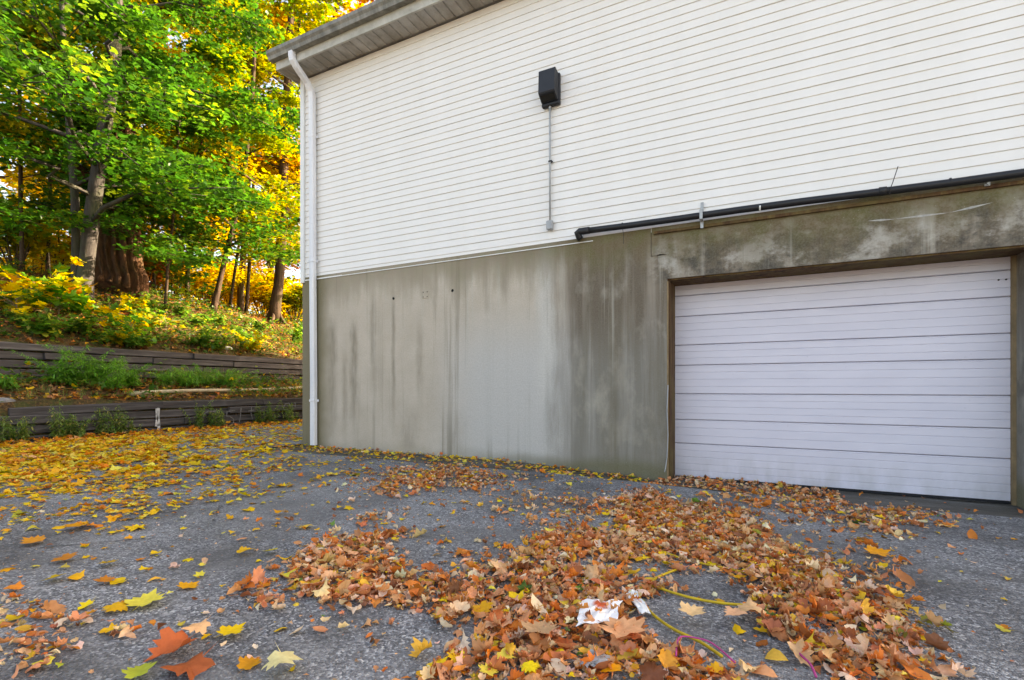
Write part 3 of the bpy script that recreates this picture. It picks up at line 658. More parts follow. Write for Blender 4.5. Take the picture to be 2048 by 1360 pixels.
def rotmats(yaw, tilt, tdir):
    """rotate by yaw about Z then tilt about a horizontal axis"""
    c, s = np.cos(yaw), np.sin(yaw); n = len(yaw)
    Rz = np.zeros((n, 3, 3)); Rz[:, 0, 0] = c; Rz[:, 0, 1] = -s; Rz[:, 1, 0] = s; Rz[:, 1, 1] = c; Rz[:, 2, 2] = 1
    ax, ay = np.cos(tdir), np.sin(tdir); ct, st = np.cos(tilt), np.sin(tilt); k = 1 - ct
    Rt = np.zeros((n, 3, 3))
    Rt[:, 0, 0] = ct + ax * ax * k; Rt[:, 0, 1] = ax * ay * k; Rt[:, 0, 2] = ay * st
    Rt[:, 1, 0] = ax * ay * k; Rt[:, 1, 1] = ct + ay * ay * k; Rt[:, 1, 2] = -ax * st
    Rt[:, 2, 0] = -ay * st; Rt[:, 2, 1] = ax * st; Rt[:, 2, 2] = ct
    return Rt @ Rz
def leaves_mesh(name, sets, mat, smooth=True):
    """sets: list of (template verts, tris, pos, rot, size, colour) -> one mesh with a colour attribute"""
    VV, FF, CC = [], [], []; off = 0
    for tv, tf, pos, rot, size, col in sets:
        if len(pos) == 0: continue
        v = np.einsum('nij,kj->nki', rot, tv) * size[:, None, None] + pos[:, None, :]
        n, k = len(pos), len(tv)
        f = tf[None] + (np.arange(n) * k)[:, None, None] + off
        VV.append(v.reshape(-1, 3)); FF.append(f.reshape(-1, 3)); CC.append(np.repeat(col, k, 0)); off += n * k
    V = np.concatenate(VV); Fc = np.concatenate(FF); C = np.concatenate(CC)
    m = bpy.data.meshes.new(name); m.vertices.add(len(V)); m.vertices.foreach_set('co', V.ravel().astype(np.float32))
    m.loops.add(Fc.size); m.loops.foreach_set('vertex_index', Fc.ravel().astype(np.int32))
    m.polygons.add(len(Fc)); m.polygons.foreach_set('loop_start', np.arange(0, Fc.size, 3, dtype=np.int32))
    m.polygons.foreach_set('use_smooth', np.full(len(Fc), smooth))
    at = m.attributes.new('leaf_colour', 'FLOAT_COLOR', 'POINT')
    at.data.foreach_set('color', np.concatenate([C, np.ones((len(C), 1))], 1).ravel().astype(np.float32))
    m.update(calc_edges=True); m.validate(); m.materials.append(MAT[mat]); return m
def pick(pal, n, var=.18):
    """pal: list of (weight, rgb)"""
    wts = np.array([p_[0] for p_ in pal], float); wts /= wts.sum()
    C = np.array([p_[1] for p_ in pal])[rng.choice(len(pal), n, p=wts)]
    return np.clip(C * (1 + rng.normal(0, var, (n, 1))) * (1 + rng.normal(0, .07, (n, 3))), .004, .86)
FLAT = [leaf_template(HALF_LO, k, q, .05, i) for i, (k, q) in enumerate([(.8, .4), (-.9, .6), (1.3, -.4), (-.5, -1.2), (.6, 1.3)])]
CURL = [leaf_template(HALF_LO, k, q, .10, 20 + i) for i, (k, q) in enumerate([(3.6, .9), (-3.4, 1.2), (4.6, -.6), (2.6, 2.6), (-2.2, -2.4), (1.2, 4.0), (5.4, 1.4), (-4.4, .8)])]
OVAL = [leaf_template(HALF_OV, k, q, .05, 40 + i) for i, (k, q) in enumerate([(2.2, .8), (-1.6, .8), (.6, .3), (3.0, -.6)])]
FRAG = [leaf_template([(0, -.35), (.22, -.28), (.34, .05), (.12, .22), (0, .40)], k, q, .14, 140 + i, False, (.5,)) for i, (k, q) in enumerate([(3.2, 1.2), (-2.8, 2.2), (4.4, -1.5)])] + [(t_[0] * np.array([1, .75, 1]) + np.where(t_[0][:, :1] < -.05, np.array([[.18, 0, .05]]), 0), t_[1]) for t_ in [leaf_template(HALF_LO, 3.4, 1.8, .12, 150, True, (.5,)), leaf_template(HALF_OV, 4.2, 1.0, .12, 151, False, (.5,))]]
YEL = [(5, (.80, .50, .015)), (3, (.80, .36, .012)), (2, (.72, .55, .07)), (1, (.62, .22, .02)), (.25, (.42, .44, .04))]
ORG = [(4, (.72, .24, .02)), (3, (.80, .36, .018)), (2, (.52, .15, .02)), (1.5, (.62, .32, .11))]
BRN = [(5, (.68, .30, .13)), (3.8, (.77, .45, .24)), (2.6, (.48, .16, .055)), (3.2, (.72, .21, .035)), (3.0, (.80, .57, .39)), (1.0, (.76, .44, .05)), (1.4, (.26, .095, .04)), (.10, (.12, .22, .04))]

# ------------------------------------------------------------------ fallen leaves on the driveway
def poly_mask(P, poly):
    x, y = P[:, 0], P[:, 1]; ins = np.zeros(len(P), bool); n = len(poly)
    for i in range(n):
        x0_, y0_ = poly[i]; x1_, y1_ = poly[(i + 1) % n]
        c_ = ((y0_ > y) != (y1_ > y)) & (x < (x1_ - x0_) * (y - y0_) / (y1_ - y0_ + 1e-9) + x0_)
        ins ^= c_
    return ins
PA = [(560, 1165), (640, 1095), (730, 1070), (800, 1090), (830, 1130), (900, 1155), (960, 1150), (1020, 1190), (1000, 1245), (900, 1262), (850, 1245), (800, 1215), (700, 1205), (620, 1195)]
PB = [(940, 1130), (1010, 1105), (1100, 1085), (1180, 1070), (1290, 1085), (1240, 1112), (1130, 1125), (1110, 1150), (1250, 1165), (1310, 1150), (1330, 1175), (1290, 1200), (1290, 1250), (1345, 1300), (1400, 1335), (1480, 1380), (740, 1380), (840, 1325), (960, 1272), (1010, 1230), (1020, 1180)]
PC = [(1220, 1010), (1300, 982), (1345, 1005), (1450, 1040), (1560, 1075), (1650, 1125), (1730, 1185), (1800, 1230), (1800, 1290), (1850, 1385), (1660, 1385), (1560, 1255), (1500, 1215), (1480, 1150), (1380, 1138), (1300, 1105), (1230, 1095), (1255, 1050)]
PE = [(1335, 948), (1450, 950), (1560, 965), (1700, 985), (1740, 998), (1600, 990), (1480, 985), (1350, 968)]
PH = [(-20, 1210), (60, 1190), (140, 1225), (130, 1265), (60, 1290), (-20, 1285)]
PI_ = [(-20, 1285), (80, 1290), (150, 1310), (120, 1340), (40, 1370), (-20, 1370)]
PJ = [(200, 1260), (290, 1245), (320, 1270), (260, 1295), (205, 1290)]
def gauss(P, cx_, cy_, rx_, ry_): return np.exp(-((P[:, 0] - cx_) / rx_) ** 2 - ((P[:, 1] - cy_) / ry_) ** 2)
def scatter(n, x0_, x1_, y0_, y1_):
    return np.stack([rng.uniform(x0_, x1_, n), rng.uniform(y0_, y1_, n)], 1)
def gzv(P): return np.array([ground_z(a, b) for a, b in P])
fall = []   # rows: x,y,z,kind(0 yellow flat,1 brown pile,2 orange flat,3 tiny),size
def put(P, kind, size, z): 
    for a, k, s_, zz_ in zip(P, kind, size, z): fall.append((a[0], a[1], zz_, k, s_))
# brown piles
P = scatter(int(60 * 2600), -4.0, 4.2, -5.6, -.7)
px = to_px(np.c_[P, np.zeros(len(P))])
jit = np.stack([nz(P[:, 0], P[:, 1], 2.2, 5), nz(P[:, 0], P[:, 1], 2.2, 9)], 1) * np.array([62, 30]) + np.stack([nz(P[:, 0], P[:, 1], 7, 15), nz(P[:, 0], P[:, 1], 7, 19)], 1) * np.array([40, 22]) + rng.normal(0, 1, (len(P), 2)) * np.array([16, 8])
q = px + jit; Zc = F * CAM.z / np.maximum(px[:, 1] - HORIZON, 1)
dens = np.zeros(len(P))
for poly, d_ in ((PA, .8), (PB, .85), (PC, .95), (PE, 0), (PH, .35), (PI_, .5), (PJ, .4)): dens = np.maximum(dens, d_ * poly_mask(q, poly))
for g_ in ((890, 965, 110, 22, .5), (820, 975, 60, 14, .5), (1600, 1000, 110, 12, .55), (1770, 1035, 80, 18, .55), (1660, 1010, 60, 12, .4), (500, 1195, 90, 14, .4), (760, 1060, 60, 18, .35), (1160, 1010, 120, 16, .25), (1150, 1050, 90, 12, .3), (1260, 1120, 200, 70, .12), (1750, 1160, 60, 50, .3), (700, 1210, 200, 60, .10), (1000, 1180, 400, 120, .06), (1400, 1080, 260, 60, .10), (1800, 1310, 60, 60, .35), (1470, 1335, 120, 30, .12)):
    dens = np.maximum(dens, g_[4] * gauss(q, *g_[:4]) * (0.45 + 0.9 * (nz(P[:, 0], P[:, 1], 5, 2) > 0)))
dens *= 0.82
keep = (rng.random(len(P)) < dens) & (px[:, 0] > -60) & (px[:, 0] < 2100)
P = P[keep]; dk = dens[keep]
size = np.clip(rng.lognormal(math.log(.038), .45, len(P)), .012, .105)
heap = np.clip(dk / .5, 0, 1) * np.abs(rng.normal(0, .011, len(P)))
put(P, np.where(rng.random(len(P)) < .06, 0, 1), size, gzv(P) + heap + .006)
# strip by the door, wet brown leaves and yellow ones along the wall foot
P = scatter(5600, XL, 3.5, EDGE, 0.38)
okx = (P[:, 1] < -.02) | ((P[:, 0] > -.93) & (P[:, 0] < 2.05))
den = np.where((P[:, 0] > -1.1) & (P[:, 0] < .75 + .5 * nz(P[:, 0], P[:, 1], 1.5)), .95, np.where(P[:, 0] > 0, .05, .28 * (P[:, 1] > -.55) + .14))
k_ = okx & (rng.random(len(P)) < den); P = P[k_]
put(P, np.where(P[:, 0] > -1.2, 1, np.where(rng.random(len(P)) < .75, 0, 1)), np.clip(rng.lognormal(math.log(.055), .3, len(P)), .03, .10), gzv(P) + .006 + np.abs(rng.normal(0, .012, len(P))))
# yellow and orange drift on the left, thinning towards the camera
P = scatter(42000, -11.8, 0.2, -5.4, 4.5)
px = to_px(np.c_[P, np.zeros(len(P))])
d_ = 2.6 * gauss(px, 30, 918, 320, 66) + .5 * gauss(px, 200, 985, 280, 60) + .10 * gauss(px, 150, 1120, 260, 120) + .10 * gauss(px, 640, 890, 260, 45) + .16 * gauss(px, 900, 940, 300, 45) + .012 * (px[:, 1] > 880) + .05 * gauss(px, 250, 1280, 300, 60)
d_ *= .35 + 1.3 * (nz(P[:, 0], P[:, 1], 1.9, 4) > -.05)
foot = np.clip(1 - (P[:, 0] - XW1) / .75, 0, 1) * (P[:, 1] < 9); d_ = np.maximum(d_, .9 * foot ** .7)
k_ = (rng.random(len(P)) < d_ * .72) & (P[:, 0] > XW1 + .03) & ~((P[:, 0] > XL) & (P[:, 1] > EDGE)); P = P[k_]; foot = foot[k_]
put(P, np.where(rng.random(len(P)) < np.where(foot > .1, .8, .16), 2, 0), np.clip(rng.lognormal(math.log(.085), .38, len(P)) * np.where(P[:, 0] > -6.3, .62, 1.0), .03, .17), gzv(P) + .006 + np.abs(rng.normal(0, .006, len(P))) + foot * np.abs(rng.normal(0, .04, len(P))))
# more drift in the alley and a thin scatter everywhere
P = scatter(2400, -11.7, XL - .05, 0, 13); k_ = rng.random(len(P)) < .45
put(P[k_], np.where(rng.random(k_.sum()) < .4, 2, 0), rng.uniform(.05, .12, k_.sum()), gzv(P[k_]) + .008)
P = scatter(900, -9, 4.5, -5.4, -.9); k_ = rng.random(len(P)) < .6
put(P[k_], rng.choice([0, 0, 1], k_.sum()), rng.uniform(.02, .065, k_.sum()), gzv(P[k_]) + .006)
# hand placed leaves seen clearly in the photograph (pixel on the ground, size, kind, yaw)
HAND = [(928, 1110, .13, 0), (965, 1232, .10, 0), (463, 1274, .11, 0), (291, 1213, .16, 0), (345, 1310, .17, 5), (375, 1345, .18, 5), (1245, 1290, .19, 4), (1080, 1290, .15, 4), (1755, 1113, .14, 0), (1500, 1240, .12, 4), (1640, 1215, .13, 5), (1385, 1250, .12, 4), (1470, 1255, .10, 4),
        (130, 1125, .12, 0), (215, 1135, .10, 0), (210, 1170, .09, 0), (65, 1090, .13, 0), (490, 1110, .10, 0), (230, 1225, .10, 0), (110, 1165, .10, 0), (270, 1060, .14, 0), (150, 1060, .15, 0), (540, 1110, .09, 0), (700, 1130, .10, 2), (395, 1280, .10, 4), (565, 1350, .13, 4), (280, 1355, .10, 0)]
hand = []
for a, b, s_, k in HAND:
    p_ = on_z(a, b, 0); hand.append((p_.x, p_.y, ground_z(p_.x, p_.y) + .02, k, s_))
FA = np.array(fall)
pxl = to_px(FA[:, :3]); Zc = F * CAM.z / np.maximum(pxl[:, 1] - HORIZON, 1)
vis = (pxl[:, 0] > -10) & (pxl[:, 0] < 2058) & (pxl[:, 1] < 1375) & (pxl[:, 1] > 800)
# do not bury the cord, the paper
scr = np.where(vis, FA[:, 4] / Zc, 0) * (1 + .8 * (FA[:, 2] > .03))
order = np.argsort(-scr); NI = 300 - len(hand)
ind, rest = order[:NI], order[NI:]
HI = {0: [leaf_template(HALF_HI, k, q_, .03, 60 + i, True, (.35, .7)) for i, (k, q_) in enumerate([(.3, .2), (-.4, .3), (.7, -.2), (.2, .5)])],
      1: [leaf_template(HALF_HI, k, q_, .10, 70 + i, True, (.35, .7)) for i, (k, q_) in enumerate([(3.0, .9), (-2.6, 1.2), (4.2, -.5), (2.2, 2.2), (-1.8, -2.0), (1.0, 3.4)])] + [leaf_template(HALF_OV, k, q_, .05, 80 + i, True, (.35, .7)) for i, (k, q_) in enumerate([(2.2, .8), (1.2, -1.2)])]}
HI[2] = HI[0] + HI[1][3:6]; HI[4] = [leaf_template(HALF_HI, .9, .5, .045, 90, True, (.35, .7)), leaf_template(HALF_HI, -.8, .9, .05, 91, True, (.35, .7))]; HI[5] = [leaf_template(HALF_HI, 1.7, .3, .05, 95, True, (.35, .7)), leaf_template(HALF_HI, -1.6, .6, .06, 96, True, (.35, .7))]
def tmesh(t, mat, name='leaf'):
    m = bpy.data.meshes.new(name); m.from_pydata(t[0].tolist(), [], t[1].tolist()); m.update()
    m.polygons.foreach_set('use_smooth', [True] * len(m.polygons)); m.materials.append(MAT[mat]); return m
HIM = {k: [tmesh(t, 'fallen_leaf') for t in v] for k, v in HI.items()}
LAB = {0: ('yellow maple leaf lying flat on the grey driveway', 'yellow leaves on the driveway'), 1: ('curled tan or brown dry leaf lying in the leaf drift', 'brown leaves in the drift'),
       2: ('orange leaf lying on the driveway below the timber wall', 'orange leaves by the timber wall'), 4: ('large tan maple leaf lying open on top of the drift', 'large tan leaves'), 5: ('large rust red maple leaf curled on the asphalt', 'large rust red leaves')}
PALS = {0: YEL, 1: BRN, 2: ORG, 4: [(1, (.70, .40, .18)), (1, (.74, .46, .22))], 5: [(1, (.46, .11, .03))]}
LANDMARKS = [(on_z(a, b), t_) for a, b, t_ in ((1195, 1245, 'beside the crumpled white napkin'), (1180, 1335, 'around the half buried plastic wrapper'), (1400, 1300, 'beside the pink string and cord end'), (1420, 1210, 'inside the loop of yellow cord'), (1600, 1230, 'in the drift beyond the cord loop'),
    (1780, 1300, 'by the fallen twig on wet asphalt'), (1400, 1060, 'in the drift towards the garage door'), (1100, 1110, 'at the bare patch in the middle of the drift'), (960, 1210, 'beside the flat yellow leaf in the gap'), (720, 1140, 'in the separate arm of the drift'), (860, 1340, 'at the drift edge on bare asphalt'), (70, 1260, 'in the small heap below the timber wall side'), (345, 1325, 'beside the large rust red leaves'), (120, 1120, 'on open asphalt towards the lower timber wall'), (480, 1110, 'on open asphalt between the timber wall and the drift'), (920, 1090, 'on bare asphalt at the notch of the drift'), (290, 1215, 'around the big pale yellow leaf'), (1760, 1110, 'on dark asphalt in front of the garage door'), (540, 1290, 'on bare asphalt between the red leaves and the drift'))]
rows = [tuple(FA[i]) + (0,) for i in ind] + [h_ + (1,) for h_ in hand]
for x, y, z, k, s_, hnd in rows:
    k = int(k); o = link('fallen_leaf', random.choice(HIM[k]))
    tl = random.gauss(0, .10) if k in (0, 2, 4, 5) else random.gauss(0, .42)
    o.rotation_euler = (tl, random.gauss(0, .10 if k != 1 else .5), random.uniform(0, 6.28)); o.scale = (s_,) * 3
    o.location = (x, y, z + (.010 if k == 1 else .004) + s_ * .18 * abs(math.sin(tl)) + (.03 if hnd and k in (4,) else 0))
    cc = pick(PALS[k], 1, .12)[0]; o.color = tuple(cc) + (1,)
    if k in (0, 1, 2):
        r_, g_, b_ = cc; hue = 'green' if g_ > r_ else 'yellow' if g_ > .5 * r_ and b_ < .3 * g_ else 'pale tan' if b_ > .57 * g_ else 'dark brown' if r_ < .36 else 'tan' if g_ > .53 * r_ else 'orange' if b_ < .22 * g_ else 'brown'
        big = 'large' if s_ > .10 else 'small' if s_ < .075 else 'mid-sized'
        where = min(((math.hypot(x - L_.x, y - L_.y), t_) for L_, t_ in LANDMARKS))[1]
        tag(o, f'{big} {hue} {"open" if k == 0 else "curled"} leaf {where}', 'leaf', 'fallen leaves on the driveway')
    else: tag(o, LAB[k][0], 'leaf', LAB[k][1])
FR = FA[rest]; sets = []
for k, temps, pal in ((0, FLAT, YEL), (1, CURL + OVAL + FRAG + FRAG[:2], BRN), (2, FLAT + CURL[3:6], ORG)):
    S = FR[FR[:, 3] == k]; ti = rng.integers(0, len(temps), len(S))
    for j, t in enumerate(temps):
        Q = S[ti == j]; n = len(Q)
        if not n: continue
        sd_ = .22 if k == 0 else .48 if k == 1 else .3
        rot = rotmats(rng.uniform(0, 6.28, n), np.abs(rng.normal(0, sd_, n)), rng.uniform(0, 6.28, n))
        pos = Q[:, :3].copy(); pos[:, 2] += Q[:, 4] * (.04 if k != 1 else .08)
        sets.append((t[0], t[1], pos, rot, Q[:, 4], pick(pal, n)))
P = scatter(11000, -9.5, 4.3, -5.6, -.85); px = to_px(np.c_[P, np.zeros(len(P))]); n_ = nz(P[:, 0], P[:, 1], 1.3, 31)
P = P[(rng.random(len(P)) < .35 + .9 * np.clip(n_, 0, 1)) & (px[:, 0] > -40) & (px[:, 0] < 2090)]; n = len(P)
crumb = (np.array([(0, -.5, 0), (.3, .1, .25), (0, .5, .05), (-.35, 0, .12)]), np.array([(0, 1, 2), (0, 2, 3)])); stick = (np.array([(-.03, -1.6, 0), (.03, -1.6, 0), (.04, 1.6, .1), (-.02, 1.5, .2)]), np.array([(0, 1, 2), (0, 2, 3)]))
h2 = n * 4 // 5
for t_, a_, b_, pal in ((crumb, 0, h2, BRN + [(5, (.30, .20, .12))]), (stick, h2, n, [(1, (.30, .20, .11)), (1, (.16, .10, .06)), (.6, (.50, .36, .2))])):
    m_ = b_ - a_; sets.append((*t_, np.c_[P[a_:b_], gzv(P[a_:b_]) + .006], rotmats(rng.uniform(0, 6.28, m_), np.abs(rng.normal(0, .2, m_)), rng.uniform(0, 6.28, m_)), rng.uniform(.006, .022, m_), pick(pal, m_)))
lit = link('leaf_litter', leaves_mesh('leaf_litter', sets, 'litter_leaf'))
tag(lit, 'drifts of small dry brown, orange and yellow leaves scattered over the driveway', 'leaf litter', kind='stuff')

# ------------------------------------------------------------------ litter on the driveway: cord, strings, paper, twig
def gpath(pts, lift=.012, sub_=4):
    P = [on_z(a, b, 0) for a, b in pts]; P = [Vector((p_.x, p_.y, ground_z(p_.x, p_.y) + lift + (c_[2] if len(c_) > 2 else 0))) for p_, c_ in zip(P, [(0, 0)] * len(P))]
    Q = []
    for i in range(len(P) - 1):
        a, b, c, d = P[max(i - 1, 0)], P[i], P[i + 1], P[min(i + 2, len(P) - 1)]
        for k in range(sub_):
            t = k / sub_; Q.append(.5 * ((2 * b) + (-a + c) * t + (2 * a - 5 * b + 4 * c - d) * t * t + (-a + 3 * b - 3 * c + d) * t ** 3))
    return Q + [P[-1]]
cord = gpath([(1444, 1322), (1400, 1292), (1350, 1268), (1310, 1240), (1285, 1212), (1275, 1190), (1300, 1178), (1330, 1187), (1380, 1202), (1440, 1213), (1505, 1218), (1580, 1218), (1612, 1196), (1570, 1172), (1520, 1158), (1440, 1140), (1375, 1126), (1318, 1106)], .016)
tag(MB().tube(cord, .0062, 8).build('extension_cord', 'yellow_rubber', None, True), 'yellow extension cord looping through the brown leaves on the driveway', 'cord')
tag(MB().tube(gpath([(1302, 1172), (1318, 1160), (1358, 1144)], .018), .006, 8).build('cord_end', 'yellow_rubber', None, True), 'short loose end of yellow cord poking from the leaves', 'cord')
tag(MB().tube(gpath([(1352, 1338), (1358, 1300), (1390, 1300), (1425, 1312), (1470, 1352)], .045), .0032, 5).build('string', 'pink_string', None, True), 'thin pink string tangled in the leaves beside the yellow cord', 'string')
tag(MB().tube(gpath([(1580, 1300), (1600, 1325), (1620, 1345), (1632, 1372)], .03), .0045, 5).build('string', 'pink_string', None, True), 'pink string on bare asphalt at the edge of the brown leaves', 'string')
def paper(name, corners, lift, amp, mat, label, seed):
    P = [on_z(a, b, 0) for a, b in corners]; c = sum(P, Vector()) / 4; n = 9; o = MB(); vs_ = []
    for i in range(n):
        for j in range(n):
            u, v = i / (n - 1), j / (n - 1)
            q_ = P[0] * (1 - u) * (1 - v) + P[1] * u * (1 - v) + P[2] * u * v + P[3] * (1 - u) * v
            e_ = Vector((mnoise.noise(Vector((u * 4, v * 4, seed))), mnoise.noise(Vector((u * 4, v * 4, seed + 5))), 0)) * .025
            z = amp * (abs(mnoise.noise(Vector((u * 3.1, v * 3.1, seed + 9)))) * 1.6 + abs(mnoise.noise(Vector((u * 7, v * 7, seed + 2)))) * .7)
            vs_.append((q_.x - c.x + e_.x, q_.y - c.y + e_.y, z))
    o.add(vs_, [(i * n + j, (i + 1) * n + j, (i + 1) * n + j + 1, i * n + j + 1) for i in range(n - 1) for j in range(n - 1)])
    ob = o.build(name, mat); ob.location = (c.x, c.y, ground_z(c.x, c.y) + lift)
    md = ob.modifiers.new('thick', 'SOLIDIFY'); md.thickness = .0012
    return tag(ob, label, 'paper')
paper('paper_napkin', [(1150, 1272), (1235, 1262), (1242, 1222), (1165, 1218)], .035, .022, 'paper', 'crumpled white paper napkin with an orange stain lying on the leaves', 3)
paper('paper_scrap', [(1280, 1240), (1302, 1243), (1268, 1194), (1252, 1200)], .03, .012, 'trim_white', 'pale folded strip of paper among the leaves beside the cord', 8)
paper('plastic_wrapper', [(1160, 1350), (1200, 1356), (1222, 1334), (1182, 1324)], .03, .015, 'conduit_grey', 'pale crumpled plastic wrapper half buried in the leaves', 15)
tw_ = empty('leafy_twig', on_z(1800, 1285, -.02), label='fallen twig with wilted yellow leaves on the dark wet asphalt', cat='twig')
tp = gpath([(1798, 1288), (1830, 1265), (1862, 1252), (1885, 1262), (1905, 1280)], .03)
sub(MB().tube(tp, .004, 5), 'stem', 'twig', tw_, True)
for i, q_ in enumerate(tp[1::2]):
    o = link('leaf', HIM[2][i % len(HIM[2])], tw_); o.location = Vector(q_) - tw_.location; o.scale = (.05,) * 3; o.rotation_euler = (random.gauss(0, .4), random.gauss(0, .4), random.uniform(0, 6)); o.color = tuple(pick([(1, (.42, .30, .02)), (1, (.25, .26, .03))], 1)[0]) + (1,)

# ------------------------------------------------------------------ hillside cover
def hz_pts(n, u0, u1, y0, y1):
    u = rng.uniform(u0, u1, n); y = rng.uniform(y0, y1, n); x = XW1 - u
    return np.stack([x, y, hill(x, y) + .10 * nz(x, y, .9, 3)], 1)
def normal_rots(n, sd_): return rotmats(rng.uniform(0, 6.28, n), np.abs(rng.normal(0, sd_, n)), rng.uniform(0, 6.28, n))
LIGHT = [leaf_template(HALF_LO, k, q, .05, 160 + i, False, ()) for i, (k, q) in enumerate([(.8, .4), (-1.4, .9), (1.6, 1.4), (2.4, -.5)])] + [leaf_template(HALF_OV, 1.2, .8, .04, 170, False, ())]
HB = [(5, (.32, .14, .05)), (2.0, (.52, .25, .06)), (1.4, (.76, .40, .02)), (4, (.15, .06, .028)), (1.5, (.60, .18, .02))]
P1 = hz_pts(5200, .14, 2.36, -6.5, 13); P2 = hz_pts(10000, 2.5, 10, -6.5, 18)
PP = np.concatenate([P1, P2]); PP[:, 2] += rng.uniform(.01, .06, len(PP)); sets = []
ti = rng.integers(0, 5, len(PP))
for j in range(5):
    Q = PP[ti == j]; sets.append((*LIGHT[j], Q, normal_rots(len(Q), .5), np.clip(rng.lognormal(math.log(.10), .3, len(Q)), .05, .18), pick(HB, len(Q))))
tag(link('hillside_leaf_litter', leaves_mesh('hillside_leaf_litter', sets, 'litter_leaf')), 'carpet of brown and orange fallen leaves over the hillside and terrace', 'leaf litter', kind='stuff')
GC = [(5, (.055, .135, .018)), (3, (.09, .19, .025)), (1.4, (.22, .26, .04)), (.5, (.60, .42, .02)), (2.5, (.17, .09, .035))]
P1 = hz_pts(6500, .14, 2.34, -6.5, 13); P2 = hz_pts(24000, 2.5, 9, -6.5, 18)
PP = np.concatenate([P1, P2]); m_ = nz(PP[:, 0], PP[:, 1], .75, 8) + .35 * nz(PP[:, 0], PP[:, 1], 2.4, 1)
PP = PP[(m_ > -.22) | ((XW1 - PP[:, 0] > 2.4) & (XW1 - PP[:, 0] < 4.4) & (rng.random(len(PP)) < .7))]; PP[:, 2] += np.abs(rng.normal(.10, .14, len(PP))); sets = []; ti = rng.integers(0, 5, len(PP))
for j in range(5):
    Q = PP[ti == j]; sets.append((*LIGHT[j], Q, normal_rots(len(Q), .55), np.clip(rng.lognormal(math.log(.085), .35, len(Q)), .04, .17), pick(GC, len(Q))))
tag(link('ground_cover', leaves_mesh('ground_cover', sets, 'crown_leaf')), 'low green and yellow leafy undergrowth covering the hillside', 'undergrowth', kind='stuff')
# grass blades on the terrace
blade = (np.array([(-.011, 0, 0), (.011, 0, 0), (.007, .03, .55), (-.007, .03, .55), (.004, .16, 1.0)]), np.array([(0, 1, 2), (0, 2, 3), (3, 2, 4)]))
def tufts(n, xs, ys, zs, per, h, spread):
    c = np.stack([xs, ys, zs], 1); P_ = np.repeat(c, per, 0); P_[:, :2] += rng.normal(0, spread, (len(P_), 2)); return P_
n = 46; yy = rng.uniform(on_x(290, 740, XW2).y, on_x(480, 740, XW2).y, n); uu = rng.uniform(1.5, 2.3, n)
G1 = tufts(n, XW1 - uu, yy, hill(XW1 - uu, yy), 34, .4, .07)
n = 60; yy = rng.uniform(-4, 10, n); uu = rng.uniform(.2, 1.6, n); G2 = tufts(n, XW1 - uu, yy, hill(XW1 - uu, yy), 24, .3, .06)
GP = np.concatenate([G1, G2]); GP[:, 2] = hill(GP[:, 0], GP[:, 1])
hh = np.concatenate([rng.uniform(.18, .50, len(G1)), rng.uniform(.12, .3, len(G2))])
tag(link('grass', leaves_mesh('grass', [(*blade, GP, normal_rots(len(GP), .28), hh, pick([(3, (.13, .25, .045)), (2, (.22, .32, .07)), (1, (.42, .40, .14))], len(GP)))], 'crown_leaf', False)), 'tall green grass growing at the foot of the upper timber wall', 'grass', kind='stuff')

# ------------------------------------------------------------------ weeds along the lower wall
def leafy_stems(root_loc, nst, h, spread, pal, leaf=.05, dens=26, lean=.12):
    """returns stems MB (local) and leaf arrays (local)"""
    mb = MB(); LP, LR, LS = [], [], []
    for i in range(nst):
        a = random.uniform(0, 6.28); r = random.uniform(0, spread); b = Vector((r * math.cos(a), r * math.sin(a), -.03)); hh_ = h * random.uniform(.55, 1.0)
        lx, ly = random.gauss(0, lean), random.gauss(0, lean); pts_ = [b + Vector((lx * t * t * hh_ * 2, ly * t * t * hh_ * 2, hh_ * t)) for t in np.linspace(0, 1, 6)]
        mb.tube(pts_, [.006, .005, .005, .004, .003, .002], 4)
        for k in range(int(dens * hh_ / .5)):
            t = random.uniform(.12, 1); f = t * 5; i0 = min(int(f), 4); p_ = pts_[i0].lerp(pts_[i0 + 1], f - i0); aa = random.uniform(0, 6.28); s_ = leaf * (1.25 - .7 * t) * random.uniform(.7, 1.3)
            LP.append(p_ + Vector((math.cos(aa), math.sin(aa), .2)) * s_ * .55); LR.append((aa - math.pi / 2, random.gauss(.35, .35), aa + math.pi / 2)); LS.append(s_)
    return mb, np.array(LP), np.array(LR), np.array(LS)
def weed(name, loc, nst, h, spread, pal, label, group, leaf=.05, dens=26, lean=.12, cat='weed', tmpl=None):
    root = empty(name, loc, label=label, cat=cat, group=group)
    mb, LP, LR, LS = leafy_stems(loc, nst, h, spread, pal, leaf, dens, lean)
    mb.build('stem', 'stem_green', root)
    t = tmpl or OVAL[2]
    o = link('foliage', leaves_mesh('foliage', [(*t, LP, rotmats(LR[:, 0], LR[:, 1], LR[:, 2]), LS, pick(pal, len(LP)))], 'crown_leaf'), root); o['kind'] = 'stuff'
    return root
WG = [(3, (.15, .27, .055)), (2, (.23, .34, .09)), (1, (.44, .44, .12))]
NARROW = leaf_template([(0, -.5), (.11, -.25), (.14, 0), (.08, .3), (0, .55)], .8, .6, .02, 50, False)
